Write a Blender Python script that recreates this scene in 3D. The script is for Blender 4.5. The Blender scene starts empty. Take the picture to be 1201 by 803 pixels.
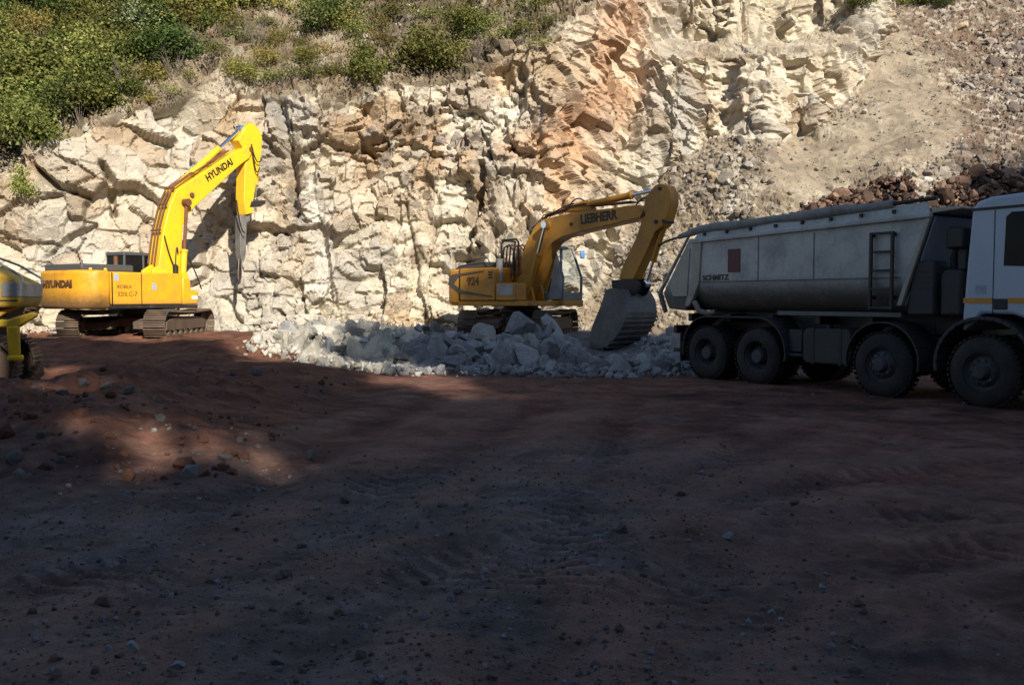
import bpy, bmesh, math, random
import numpy as np
from mathutils import Vector, Matrix, Quaternion
random.seed(7)
RNG = np.random.default_rng(11)
R = math.radians
scene = bpy.context.scene
COL = scene.collection
PI = math.pi

# ------------------------------------------------------------------ camera model (also used to measure the place)
FPX, CU, CV, EYE = 1040.0, 600.5, 401.5, 1.65
PITCH = math.atan(50.5 / FPX)
SP, CP = math.sin(PITCH), math.cos(PITCH)

def at(u, v, Y):
    """point at distance Y (metres north) seen in direction (u,v)"""
    x = (u - CU) / FPX; y = (CV - v) / FPX
    d = (x, CP + y * SP, -SP + y * CP)
    k = Y / d[1]
    return Vector((d[0] * k, Y, EYE + d[2] * k))

def ground_at(u, v, z=0.0):
    x = (u - CU) / FPX; y = (CV - v) / FPX
    d = (x, CP + y * SP, -SP + y * CP)
    k = (z - EYE) / d[2]
    return Vector((d[0] * k, d[1] * k, z))

def proj(X, Y, Z):
    dz = Z - EYE
    f = Y * CP - dz * SP
    w = Y * SP + dz * CP
    return CU + FPX * X / f, CV - FPX * w / f

# ------------------------------------------------------------------ numpy noise
def _h(ix, iy, s):
    n = (ix.astype(np.int64) * 374761393 + iy.astype(np.int64) * 668265263 + s * 974711) & 0x7fffffff
    n = ((n ^ (n >> 13)) * 1274126177) & 0x7fffffff
    n = ((n ^ (n >> 16)) * 1911520717) & 0x7fffffff
    return ((n ^ (n >> 15)) & 0xffffff) / float(0xffffff)

def vnoise(x, y, s=0):
    ix = np.floor(x); iy = np.floor(y); fx = x - ix; fy = y - iy
    fx = fx * fx * fx * (fx * (fx * 6 - 15) + 10); fy = fy * fy * fy * (fy * (fy * 6 - 15) + 10)
    a = _h(ix, iy, s); b = _h(ix + 1, iy, s); c = _h(ix, iy + 1, s); d = _h(ix + 1, iy + 1, s)
    return (a + (b - a) * fx) * (1 - fy) + (c + (d - c) * fx) * fy

def fbm(x, y, s=0, o=4, gain=.5):
    t = 0; a = 1; n = 0
    for i in range(o):
        t = t + a * (vnoise(x, y, s + i * 17) - .5); n += a; a *= gain; x = x * 2.03 + 3.1; y = y * 2.03 + 1.7
    return t / n * 2

def blocks(x, y, cx, cy, ang, s, jit=.9, tilt=.4):
    """facetted joint blocks: (height, F2-F1 edge distance, random id)"""
    ca, sa = math.cos(ang), math.sin(ang)
    p = (x * ca + y * sa) / cx; q = (-x * sa + y * ca) / cy
    ix = np.floor(p); iy = np.floor(q)
    f1 = np.full(p.shape, 9.); f2 = np.full(p.shape, 9.)
    h = np.zeros(p.shape); rid = np.zeros(p.shape)
    for a in (-1, 0, 1):
        for b in (-1, 0, 1):
            jx, jy = ix + a, iy + b
            dx = p - (jx + .5 + jit * (_h(jx, jy, s) - .5)); dy = q - (jy + .5 + jit * (_h(jx, jy, s + 1) - .5))
            d = np.maximum(np.abs(dx), np.abs(dy)) * .6 + .4 * np.sqrt(dx * dx + dy * dy)
            r = _h(jx, jy, s + 2)
            hh = (r - .5) + tilt * ((_h(jx, jy, s + 3) - .5) * dx + (_h(jx, jy, s + 4) - .5) * dy) * 2
            m = d < f1
            f2 = np.where(m, f1, np.minimum(f2, d))
            h = np.where(m, hh, h); rid = np.where(m, r, rid); f1 = np.where(m, d, f1)
    return h, f2 - f1, rid

def sstep(a, b, x):
    t = np.clip((x - a) / (b - a), 0, 1); return t * t * (3 - 2 * t)

def polydist(x, y, pts):
    best = np.full(np.shape(x), 1e9); along = np.zeros(np.shape(x)); L = 0
    for (ax, ay), (bx, by) in zip(pts[:-1], pts[1:]):
        ex, ey = bx - ax, by - ay; l2 = ex * ex + ey * ey; l = math.sqrt(l2)
        t = np.clip(((x - ax) * ex + (y - ay) * ey) / l2, 0, 1)
        d = np.hypot(x - ax - t * ex, y - ay - t * ey)
        m = d < best; along = np.where(m, L + t * l, along); best = np.where(m, d, best); L += l
    return best, along

# ------------------------------------------------------------------ object helpers
def tag(o, label=None, cat=None, group=None, kind=None):
    if label: o['label'] = label
    if cat: o['category'] = cat
    if group: o['group'] = group
    if kind: o['kind'] = kind
    return o

def thing(name, label, cat, loc=(0, 0, 0), rz=0.0, group=None):
    o = bpy.data.objects.new(name, None); COL.objects.link(o)
    o.location = loc; o.rotation_euler = (0, 0, rz); o.empty_display_size = .3
    return tag(o, label, cat, group)

def link(name, me, mat=None, parent=None):
    o = bpy.data.objects.new(name, me); COL.objects.link(o)
    if mat:
        for m in (mat if isinstance(mat, (list, tuple)) else [mat]): me.materials.append(m)
    if parent: o.parent = parent
    return o

def np_mesh(name, V, F, cols=None, smooth=False, matidx=None):
    """fast mesh from arrays; F (m,k)"""
    V = np.asarray(V, np.float32); F = np.asarray(F, np.int32)
    me = bpy.data.meshes.new(name); k = F.shape[1]; m = len(F)
    me.vertices.add(len(V)); me.vertices.foreach_set('co', V.ravel())
    me.loops.add(m * k); me.loops.foreach_set('vertex_index', F.ravel())
    me.polygons.add(m); me.polygons.foreach_set('loop_start', np.arange(m, dtype=np.int32) * k)
    me.polygons.foreach_set('loop_total', np.full(m, k, np.int32))
    me.polygons.foreach_set('use_smooth', np.full(m, smooth, bool))
    if matidx is not None: me.polygons.foreach_set('material_index', np.asarray(matidx, np.int32))
    me.update(calc_edges=True)
    if cols is not None:
        a = me.color_attributes.new('tint', 'FLOAT_COLOR', 'POINT')
        c = np.ones((len(V), 4), np.float32); c[:, :3] = cols
        a.data.foreach_set('color', c.ravel())
    return me

class MB:
    def __init__(s): s.v = []; s.f = []
    def add(s, vs, fs):
        n = len(s.v); s.v += [tuple(p) for p in vs]; s.f += [tuple(i + n for i in f) for f in fs]; return s
    def box(s, c, d, rot=None):
        vs = []
        for x in (-.5, .5):
            for y in (-.5, .5):
                for z in (-.5, .5):
                    p = Vector((x * d[0], y * d[1], z * d[2]))
                    if rot is not None: p = rot @ p
                    vs.append(p + Vector(c))
        return s.add(vs, [(0, 1, 3, 2), (4, 6, 7, 5), (0, 4, 5, 1), (2, 3, 7, 6), (0, 2, 6, 4), (1, 5, 7, 3)])
    def b2(s, x0, x1, y0, y1, z0, z1):
        return s.box(((x0 + x1) / 2, (y0 + y1) / 2, (z0 + z1) / 2), (x1 - x0, y1 - y0, z1 - z0))
    def prism(s, pts, a, b, fn=None):
        """outline in the x,z plane, extruded in y from a to b"""
        fn = fn or (lambda p, w: (p[0], w, p[1])); n = len(pts)
        vs = [fn(p, a) for p in pts] + [fn(p, b) for p in pts]
        fs = [tuple(range(n)), tuple(range(2 * n - 1, n - 1, -1))] + [(i, n + i, n + (i + 1) % n, (i + 1) % n) for i in range(n)]
        return s.add(vs, fs)
    def sheet(s, pts, a, b, th):
        """open strip of outline pts (x,z), thickness th, y from a to b"""
        out = []
        for i, p in enumerate(pts):
            q0 = pts[max(0, i - 1)]; q1 = pts[min(len(pts) - 1, i + 1)]
            t = Vector((q1[0] - q0[0], q1[1] - q0[1])).normalized(); out.append((p[0] - t.y * th, p[1] + t.x * th))
        n = len(pts)
        for i in range(n - 1):
            q = [pts[i], pts[i + 1], out[i + 1], out[i]]
            s.prism(q, a, b)
        return s
    def tube(s, path, r, n=8):
        P = [Vector(p) for p in path]; rings = []; up = None
        for i, p in enumerate(P):
            t = (P[min(i + 1, len(P) - 1)] - P[max(i - 1, 0)]).normalized()
            if up is None: up = t.orthogonal().normalized()
            up = (up - t * up.dot(t)); up = up.normalized() if up.length > 1e-5 else t.orthogonal().normalized()
            bi = t.cross(up); rr = r[i] if isinstance(r, (list, tuple)) else r
            rings.append([p + (up * math.cos(2 * PI * k / n) + bi * math.sin(2 * PI * k / n)) * rr for k in range(n)])
        vs = [q for g in rings for q in g]; fs = []
        for i in range(len(P) - 1):
            for k in range(n): fs.append((i * n + k, i * n + (k + 1) % n, (i + 1) * n + (k + 1) % n, (i + 1) * n + k))
        fs.append(tuple(range(n - 1, -1, -1))); fs.append(tuple(range((len(P) - 1) * n, len(P) * n)))
        return s.add(vs, fs)
    def cyl(s, a, b, r, r2=None, n=20): return s.tube([a, b], [r, r if r2 is None else r2], n)
    def lathe(s, prof, o, ax, n=32, closed=False):
        """prof of (radius, height along ax)"""
        ax = Vector(ax).normalized(); u = ax.orthogonal().normalized(); w = ax.cross(u); o = Vector(o); m = len(prof)
        vs = [o + ax * h + (u * math.cos(2 * PI * k / n) + w * math.sin(2 * PI * k / n)) * r for k in range(n) for r, h in prof]
        fs = []
        for k in range(n):
            for i in range(m if closed else m - 1):
                j = (i + 1) % m; k2 = (k + 1) % n
                fs.append((k * m + i, k * m + j, k2 * m + j, k2 * m + i))
        return s.add(vs, fs)
    def ico(s, c, r, sub=2):
        bm = bmesh.new(); bmesh.ops.create_icosphere(bm, subdivisions=sub, radius=r)
        bm.verts.index_update()
        s.add([v.co + Vector(c) for v in bm.verts], [[v.index for v in f.verts] for f in bm.faces]); bm.free(); return s
    def build(s, name, mat, parent=None, bevel=0.0, angle=40, rot=None, seg=2):
        me = bpy.data.meshes.new(name); me.from_pydata([tuple(p) for p in s.v], [], s.f); me.validate()
        bm = bmesh.new(); bm.from_mesh(me)
        bmesh.ops.recalc_face_normals(bm, faces=bm.faces)
        if rot is not None: bmesh.ops.transform(bm, matrix=rot, verts=bm.verts)
        bm.to_mesh(me); bm.free()
        me.polygons.foreach_set('use_smooth', [True] * len(me.polygons))
        me.set_sharp_from_angle(angle=R(angle))
        o = link(name, me, mat, parent)
        if bevel:
            b = o.modifiers.new('edge', 'BEVEL'); b.width = bevel; b.segments = seg; b.limit_method = 'ANGLE'; b.angle_limit = R(35)
        return o

def copy_tree(o, parent=None):
    c = o.copy(); COL.objects.link(c)
    if parent is not None: c.parent = parent
    for ch in list(o.children): copy_tree(ch, c)
    return c

def text_part(name, body, size, mat, parent, M, sx=1.0, extr=.004, shear=0.0, bold=0.0):
    cu = bpy.data.curves.new(name, 'FONT'); cu.body = body; cu.size = size; cu.extrude = extr
    cu.align_x = 'LEFT'; cu.align_y = 'BOTTOM'; cu.shear = shear; cu.offset = bold; cu.resolution_u = 3
    t = bpy.data.objects.new(name, cu); COL.objects.link(t)
    dg = bpy.context.evaluated_depsgraph_get(); dg.update()
    me = bpy.data.meshes.new_from_object(t.evaluated_get(dg)); me.name = name
    bpy.data.objects.remove(t); bpy.data.curves.remove(cu)
    me.transform(M @ Matrix.Diagonal((sx, 1, 1, 1)))
    for m in list(me.materials): pass
    me.materials.clear()
    return link(name, me, mat, parent)

def frame(o, x, y):
    """matrix with given origin, x axis and y axis"""
    x = Vector(x).normalized(); y = Vector(y); y = (y - x * y.dot(x)).normalized(); z = x.cross(y)
    return Matrix(((x.x, y.x, z.x, o[0]), (x.y, y.y, z.y, o[1]), (x.z, y.z, z.z, o[2]), (0, 0, 0, 1)))

# ------------------------------------------------------------------ materials
class NT:
    def __init__(s, name):
        s.m = bpy.data.materials.new(name); s.m.use_nodes = True; s.t = s.m.node_tree
        s.b = s.t.nodes['Principled BSDF']; s.out = s.t.nodes['Material Output']
    def n(s, ty, **kw):
        o = s.t.nodes.new(ty)
        for k, v in kw.items():
            if k.startswith('i_'):
                key = k[2:]; key = int(key) if key.isdigit() else key.replace('_', ' ')
                o.inputs[key].default_value = v
            else: setattr(o, k, v)
        return o
    def l(s, a, b): s.t.links.new(a, b)
    def set(s, **kw):
        for k, v in kw.items(): s.b.inputs[k.replace('_', ' ')].default_value = v
    def pos(s, kind='Object'):
        return s.n('ShaderNodeTexCoord').outputs[kind]
    def noise(s, co, scale, detail=4, rough=.6, dist=0):
        o = s.n('ShaderNodeTexNoise', i_Scale=scale, i_Detail=detail, i_Roughness=rough, i_Distortion=dist)
        if co is not None: s.l(co, o.inputs['Vector'])
        return o.outputs['Fac']
    def ramp(s, fac, stops):
        o = s.n('ShaderNodeValToRGB'); e = o.color_ramp.elements
        while len(e) < len(stops): e.new(.5)
        for i, (p, c) in enumerate(stops):
            e[i].position = p; e[i].color = (*c, 1) if not isinstance(c, (int, float)) else (c, c, c, 1)
        s.l(fac, o.inputs['Fac']); return o.outputs['Color']
    def mix(s, fac, a, b, mode='MIX'):
        o = s.n('ShaderNodeMix', data_type='RGBA', blend_type=mode)
        for i, x in ((0, fac), (6, a), (7, b)):
            if hasattr(x, 'is_output') or isinstance(x, bpy.types.NodeSocket): s.l(x, o.inputs[i])
            elif isinstance(x, (int, float)): o.inputs[i].default_value = x if i == 0 else (x, x, x, 1)
            else: o.inputs[i].default_value = (*x, 1)
        return o.outputs[2]
    def math(s, op, a, b=None):
        o = s.n('ShaderNodeMath', operation=op)
        for i, x in ((0, a), (1, b)):
            if x is None: continue
            if isinstance(x, bpy.types.NodeSocket): s.l(x, o.inputs[i])
            else: o.inputs[i].default_value = x
        return o.outputs[0]
    def bump(s, h, strength, dist):
        o = s.n('ShaderNodeBump', i_Strength=strength, i_Distance=dist); s.l(h, o.inputs['Height'])
        s.l(o.outputs['Normal'], s.b.inputs['Normal']); return o

def paint(name, col, dirt=(.10, .075, .055), amt=.5, rough=.42, low=None, metal=0.0, scale=1.0, chips=None):
    """enamel with dust in patches; low=(z0,z1): caked dust below that height of the thing"""
    t = NT(name); co = t.pos()
    n1 = t.noise(co, 2.2 * scale, 6, .65); n2 = t.noise(co, 14 * scale, 5, .7)
    f = t.ramp(n1, [(.42, 0.0), (.75, amt)])
    f = t.math('ADD', f, t.math('MULTIPLY', t.ramp(n2, [(.45, 0.0), (.8, 1.0)]), amt * .5))
    if low:
        sx = t.n('ShaderNodeSeparateXYZ'); t.l(co, sx.inputs[0])
        mr = t.n('ShaderNodeMapRange', i_1=low[0], i_2=low[1], i_3=1.0, i_4=0.0); 
        zz = t.math('ADD', sx.outputs[2], t.math('MULTIPLY', t.math('SUBTRACT', n1, .5), .5))
        t.l(zz, mr.inputs[0]); f = t.math('ADD', f, t.math('MULTIPLY', mr.outputs[0], .85))
    mu = t.math('MINIMUM', f, .95)
    c = t.mix(mu, col, dirt)
    if chips:
        c = t.mix(t.ramp(t.noise(co, 9 * scale, 8, .75), [(.63, 0.0), (.68, 1.0)]), c, chips)
    t.l(c, t.b.inputs['Base Color'])
    rr = t.n('ShaderNodeMapRange', i_1=0., i_2=1., i_3=rough, i_4=.9); t.l(mu, rr.inputs[0]); t.l(rr.outputs[0], t.b.inputs['Roughness'])
    t.set(Metallic=metal)
    t.bump(n2, .12, .01)
    return t.m

def plain(name, col, rough=.6, metal=0.0, var=.25, scale=6, bump=.2):
    t = NT(name); co = t.pos(); n = t.noise(co, scale, 6, .7)
    t.l(t.mix(t.ramp(n, [(.3, 0.0), (.7, 1.0)]), tuple(c * (1 - var) for c in col), tuple(min(1, c * (1 + var)) for c in col)), t.b.inputs['Base Color'])
    t.set(Roughness=rough, Metallic=metal); t.bump(t.noise(co, scale * 6, 4), bump, .01)
    return t.m

def glass_mat(name, tint, refl=.12):
    t = NT(name); tr = t.n('ShaderNodeBsdfTransparent'); tr.inputs[0].default_value = (*tint, 1)
    gl = t.n('ShaderNodeBsdfGlossy', i_Roughness=.06); fr = t.n('ShaderNodeFresnel', i_IOR=1.5)
    bf = t.n('ShaderNodeNewGeometry').outputs['Backfacing']; f = t.math('MULTIPLY', t.math('ADD', fr.outputs[0], refl * t_dust), t.math('SUBTRACT', 1.0, bf)); mx = t.n('ShaderNodeMixShader')
    t.l(f, mx.inputs[0]); t.l(tr.outputs[0], mx.inputs[1]); t.l(gl.outputs[0], mx.inputs[2]); t.l(mx.outputs[0], t.out.inputs[0])
    return t.m
t_dust = .5

def tinted(name, rough=.92, var=.35, sc=(3, 16, 60), bump=.5, bd=.05, crack=0.0):
    """stone or soil whose large colour zones come from the mesh's 'tint' attribute"""
    t = NT(name); co = t.pos()
    a = t.n('ShaderNodeAttribute', attribute_name='tint').outputs['Color']
    n0 = t.noise(co, sc[0], 6, .7, .6); n1 = t.noise(co, sc[1], 5, .7); n2 = t.noise(co, sc[2], 3, .6)
    f = t.math('ADD', t.math('ADD', t.math('MULTIPLY', n0, .5), t.math('MULTIPLY', n1, .3)), t.math('MULTIPLY', n2, .2))
    k = t.ramp(f, [(.33, 1 - var), (.5, 1.0), (.67, 1 + var)])
    c = t.mix(1.0, a, k, 'MULTIPLY')
    hgt = t.math('ADD', t.math('MULTIPLY', n1, .7), t.math('MULTIPLY', n2, .3))
    if crack:
        vo = t.n('ShaderNodeTexVoronoi', feature='DISTANCE_TO_EDGE', i_Scale=crack)
        wm = t.n('ShaderNodeVectorMath', operation='ADD'); nz = t.n('ShaderNodeTexNoise', i_Scale=crack * 1.2, i_Detail=4.)
        t.l(co, nz.inputs['Vector']); t.l(co, wm.inputs[0]); t.l(nz.outputs['Color'], wm.inputs[1]); t.l(wm.outputs[0], vo.inputs['Vector'])
        e = t.ramp(vo.outputs['Distance'], [(0.0, 0.0), (.05, 1.0)])
        hgt = t.math('ADD', hgt, t.math('MULTIPLY', e, .6))
    t.l(c, t.b.inputs['Base Color']); t.set(Roughness=rough)
    t.b.inputs['Specular IOR Level'].default_value = .2
    t.bump(hgt, bump, bd)
    return t.m

def leaf_mat(name, cols, trans=.25):
    t = NT(name); g = t.n('ShaderNodeNewGeometry').outputs['Random Per Island']; oi = t.n('ShaderNodeObjectInfo').outputs['Random']
    c = t.ramp(g, [(i / max(1, len(cols) - 1), k) for i, k in enumerate(cols)])
    hs = t.n('ShaderNodeHueSaturation'); t.l(c, hs.inputs['Color'])
    h = t.n('ShaderNodeMapRange', i_1=0., i_2=1., i_3=.47, i_4=.525); t.l(oi, h.inputs[0]); t.l(h.outputs[0], hs.inputs['Hue'])
    v = t.n('ShaderNodeMapRange', i_1=0., i_2=1., i_3=.55, i_4=1.5); t.l(t.math('FRACT', t.math('MULTIPLY', oi, 7.31)), v.inputs[0]); t.l(v.outputs[0], hs.inputs['Value'])
    d = t.n('ShaderNodeBsdfDiffuse'); tr = t.n('ShaderNodeBsdfTranslucent'); mx = t.n('ShaderNodeMixShader', i_Fac=trans)
    t.l(hs.outputs[0], d.inputs[0]); t.l(hs.outputs[0], tr.inputs[0]); t.l(d.outputs[0], mx.inputs[1]); t.l(tr.outputs[0], mx.inputs[2]); t.l(mx.outputs[0], t.out.inputs[0])
    return t.m

M = {}
M['yellow'] = paint('bright yellow enamel', (.82, .52, .008), dirt=(.33, .19, .07), amt=.45, rough=.42, chips=(.50, .26, .02))
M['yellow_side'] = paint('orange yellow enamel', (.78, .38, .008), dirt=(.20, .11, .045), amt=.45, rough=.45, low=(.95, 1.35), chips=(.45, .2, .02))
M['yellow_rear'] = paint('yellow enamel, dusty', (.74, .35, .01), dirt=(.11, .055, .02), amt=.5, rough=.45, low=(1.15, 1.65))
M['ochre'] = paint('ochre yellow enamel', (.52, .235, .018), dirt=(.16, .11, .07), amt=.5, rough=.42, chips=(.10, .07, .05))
M['old_yellow'] = paint('worn yellow enamel', (.66, .40, .03), dirt=(.24, .17, .09), amt=.6, rough=.5, chips=(.09, .07, .05))
M['dark_grey'] = paint('dark grey enamel', (.055, .062, .068), amt=.4, rough=.5)
M['cab_grey'] = paint('grey cab paint', (.22, .22, .22), amt=.4, rough=.45)
M['mid_grey'] = paint('light grey enamel', (.36, .37, .37), amt=.5, rough=.45)
M['black'] = paint('black enamel', (.012, .012, .013), dirt=(.06, .05, .04), amt=.5, rough=.5)
M['band'] = paint('dark grey stripe paint', (.07, .06, .055), amt=.3)
M['breaker'] = paint('worn grey breaker housing', (.11, .105, .10), dirt=(.26, .23, .2), amt=.7, rough=.6)
M['steel'] = paint('dusty track steel', (.10, .075, .055), dirt=(.20, .13, .085), amt=.9, rough=.6, metal=.3)
M['bucket_steel'] = paint('worn bucket steel', (.09, .088, .09), dirt=(.26, .245, .23), amt=.8, rough=.5, metal=.35, chips=(.035, .03, .028))
M['chrome'] = plain('polished rod', (.75, .76, .8), .15, 1.0, .05, 3, .02)
M['rust'] = plain('rusty brown steel', (.16, .065, .03), .7, .2)
M['hose'] = plain('black rubber hose', (.012, .012, .012), .55)
M['hose_brown'] = plain('brown sleeved hose', (.14, .055, .025), .6)
M['rubber'] = paint('tyre rubber', (.018, .017, .017), dirt=(.085, .065, .055), amt=.55, rough=.85)
M['rim'] = paint('dusty wheel steel', (.17, .17, .175), dirt=(.12, .095, .08), amt=.6, rough=.6)
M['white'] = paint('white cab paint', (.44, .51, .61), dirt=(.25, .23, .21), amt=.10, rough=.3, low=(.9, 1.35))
M['body'] = paint('tipper body paint', (.54, .54, .51), dirt=(.12, .105, .085), amt=.5, rough=.5, low=(1.70, 2.10))
M['body_clean'] = paint('pale rib paint', (.44, .41, .33), dirt=(.12, .10, .08), amt=.4, rough=.5, low=(1.2, 1.6))
M['tarp'] = plain('grey tarpaulin', (.27, .26, .24), .8, 0, .3, 5, .5)
M['plastic'] = paint('dark moulded plastic', (.03, .03, .032), dirt=(.09, .075, .06), amt=.6, rough=.6)
M['red'] = plain('red placard', (.085, .010, .018), .5, 0, .12)
M['orange'] = plain('orange stripe', (.65, .27, .01), .4, 0, .06)
M['letter'] = plain('black lettering', (.012, .011, .01), .5, 0, .1, 6, .02)
M['letter_brown'] = plain('brown lettering', (.10, .04, .012), .5, 0, .1, 6, .02)
M['glass'] = glass_mat('clear glass', (.95, .97, .965), .06)
M['glass_dark'] = paint('tinted glass', (.008, .009, .010), dirt=(.03, .028, .026), amt=.15, rough=.2); M['glass_dark'].node_tree.nodes['Principled BSDF'].inputs['Specular IOR Level'].default_value = .12
M['sticker'] = plain('pale sticker', (.35, .38, .45), .5, 0, .3, 30)
M['lamp'] = plain('lamp glass', (.7, .7, .66), .15, 0, .05)
M['mirror_blue'] = plain('blue mirror shell', (.10, .25, .55), .3)
M['rock'] = tinted('quarry rock', var=.30, sc=(1.4, 8, 40), bump=.55, bd=.05, crack=2.0)
M['scree'] = tinted('loose scree', var=.34, sc=(2, 12, 40), bump=.8, bd=.08)
M['soil'] = tinted('hillside soil', var=.4, sc=(2, 9, 30), bump=.8, bd=.06)
M['earth'] = tinted('trodden earth', var=.5, sc=(1.3, 11, 70), bump=1.0, bd=.05, rough=.95)
M['stone'] = tinted('loose stone', var=.25, sc=(4, 20, 70), bump=.5, bd=.03)

def stone_mat(name, a, b, s=2.5):
    t = NT(name); co = t.pos(); oi = t.n('ShaderNodeObjectInfo').outputs['Random']
    f = t.math('ADD', t.math('MULTIPLY', t.noise(co, s, 6, .7, .5), .75), t.math('MULTIPLY', oi, .25))
    n2 = t.noise(co, 22, 5, .7)
    c = t.mix(t.ramp(f, [(.34, 0.0), (.72, 1.0)]), a, b)
    c = t.mix(1.0, c, t.ramp(n2, [(.3, .72), (.7, 1.22)]), 'MULTIPLY')
    t.l(c, t.b.inputs['Base Color']); t.set(Roughness=.93); t.b.inputs['Specular IOR Level'].default_value = .2
    t.bump(t.math('ADD', n2, t.noise(co, 7, 4)), .5, .05)
    return t.m
M['boulder'] = stone_mat('broken grey rock', (.20, .20, .202), (.45, .435, .40))  # greyer copy for the shaded part of the rock heap
M['boulder_pale'] = stone_mat('pale broken rock', (.42, .39, .32), (.66, .61, .50))  # paler copy for the heap's sunlit end, also for pale stones
M['boulder_tan'] = stone_mat('tan rock', (.30, .22, .14), (.46, .37, .25))
M['boulder_dark'] = stone_mat('dark stone', (.10, .095, .09), (.20, .19, .18))
M['bark'] = plain('bark', (.06, .045, .033), .9, 0, .4, 8, .8)
M['twig'] = plain('grey twigs', (.16, .13, .10), .9, 0, .3)
M['leaf_mid'] = leaf_mat('green leaves', [(.06, .07, .02), (.13, .155, .04), (.21, .235, .065), (.30, .29, .10)])
M['leaf_dark'] = leaf_mat('dark green leaves', [(.03, .045, .015), (.075, .10, .03), (.13, .16, .05)])
M['leaf_olive'] = leaf_mat('yellowing leaves', [(.12, .125, .04), (.22, .20, .055), (.32, .26, .075), (.15, .165, .05)])
M['leaf_pale'] = leaf_mat('pale silvery leaves', [(.12, .15, .08), (.25, .28, .16), (.36, .38, .24)])
M['grass'] = leaf_mat('dry grass', [(.30, .23, .13), (.19, .14, .08), (.36, .28, .15), (.14, .13, .05), (.23, .18, .09)], .15)
# ------------------------------------------------------------------ the quarry wall: one surface marched upward from its foot
def curve(pts):
    xs = [p[0] for p in pts]; ys = [p[1] for p in pts]
    return lambda q: np.interp(q, xs, ys)
FOOT = curve([(-40, 29.5), (-24, 31), (-17, 33.2), (-14, 34.3), (-10, 35), (-5, 34.6), (-1, 35), (3, 34.5), (6, 31.5), (9, 28.8), (14, 27.6), (22, 27), (45, 24)])
EDGE = curve([(-500, 225), (-200, 218), (0, 206), (60, 174), (130, 137), (180, 112), (235, 84), (258, 78), (290, 106), (420, 113), (500, 92), (590, 62), (640, 45), (690, 5), (720, -90), (1500, -90)])
SCREE = curve([(-500, 500), (640, 420), (690, 345), (720, 296), (750, 232), (790, 188), (850, 158), (900, 172), (960, 150), (1010, 105), (1035, 40), (1060, -90), (1600, -90)])
NX, NS = 1260, 560
DSR = np.where(np.arange(NS) < 505, .0625, .2)
xs = np.linspace(-31, 37, NX)
Xc = xs.copy(); Yc = FOOT(xs) + .5 * fbm(xs * .35, xs * 0 + 3, 5, 3); Zc = np.full(NX, -.4)
BX = np.zeros((NS, NX)); BY = np.zeros((NS, NX)); BZ = np.zeros((NS, NX))
MR = np.zeros((NS, NX)); MS = np.zeros((NS, NX)); MH = np.zeros((NS, NX)); UU = np.zeros((NS, NX)); VV = np.zeros((NS, NX))
ker = np.array([1, 2, 3, 5, 3, 2, 1.]); ker /= ker.sum()
for i in range(NS):
    DS = DSR[i]
    BX[i] = Xc; BY[i] = Yc; BZ[i] = Zc
    u, v = proj(Xc, Yc, Zc); UU[i] = u; VV[i] = v
    w1 = 26 * fbm(Xc * .5, Zc * .5 + 40, 21, 4); w2 = 20 * fbm(Xc * .8, Zc * .8 + 9, 31, 4)
    hill = sstep(6, -8, v - EDGE(u) - w1 * .7)            # above the rock edge
    scr = sstep(-8, 10, v - SCREE(u) - w2)                 # loose rubble
    bench = sstep(755, 790, u) * sstep(1020, 990, u) * sstep(38, 44, v) * sstep(64, 56, v)
    rock = np.clip(1 - hill - scr, 0, 1)
    MR[i] = rock * (1 - .7 * bench); MS[i] = np.clip(scr + .6 * bench, 0, 1); MH[i] = hill * (1 - scr)
    ang = 79 + 9 * fbm(Xc * .18, Zc * .3, 3, 3)
    ang = ang * (1 - hill) + 39 * hill
    ang = ang * (1 - scr) + (38 + 5 * fbm(Xc * .3, Zc * .3, 8, 2)) * scr
    ang = ang * (1 - bench) + 26 * bench
    ang = np.convolve(np.pad(ang, 3, 'edge'), ker, 'valid')
    a = np.radians(ang)
    Yc = Yc + np.cos(a) * DS; Zc = Zc + np.sin(a) * DS
    Yc = .6 * Yc + .4 * np.convolve(np.pad(Yc, 3, 'edge'), ker, 'valid')
    Zc = .6 * Zc + .4 * np.convolve(np.pad(Zc, 3, 'edge'), ker, 'valid')
S = (np.cumsum(DSR) - DSR[0])[:, None] + 0 * BX
gx = np.stack([np.gradient(b, axis=1) for b in (BX, BY, BZ)], -1); gs = np.stack([np.gradient(b, axis=0) for b in (BX, BY, BZ)], -1)
N = np.cross(gx, gs); N /= np.linalg.norm(N, axis=-1, keepdims=True) + 1e-9      # points out of the wall
for _ in range(2):
    N = (N + np.roll(N, 3, 0) + np.roll(N, -3, 0) + np.roll(N, 3, 1) + np.roll(N, -3, 1)); N /= np.linalg.norm(N, axis=-1, keepdims=True)
# joint blocks
wx = BX + .07 * fbm(BX * .8, S * .8, 41, 3); ws = S + .07 * fbm(BX * .8, S * .8, 43, 3)
h1, e1, r1 = blocks(wx, ws, 3.0, 2.3, .18, 101, tilt=.75)
h2, e2, r2 = blocks(wx, ws, 1.25, 1.0, -.12, 201, tilt=1.0)
h3, e3, r3 = blocks(wx, ws, .55, .42, .3, 301, tilt=1.1)
h4, e4, r4 = blocks(wx, ws, .24, .20, .1, 401, tilt=.8)
h6, e6, r6 = blocks(wx, ws, .95, 1.9, .14, 551, tilt=.9)
h5, e5, r5 = blocks(wx, ws, .95, 2.8, .22, 501, tilt=.8)               # tall standing slabs
big = sstep(330, 250, UU) * sstep(205, 330, UU + VV)                   # left: large sound blocks
slab = np.maximum(sstep(530, 560, UU) * sstep(700, 660, UU) * sstep(110, 150, VV), sstep(810, 830, UU) * sstep(1010, 985, UU) * sstep(48, 38, VV))
fine = sstep(-.1, .5, fbm(BX * .22, S * .22, 77, 3) + .25 * sstep(270, 340, VV)) * (1 - .8 * big)    # shattered zones
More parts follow.
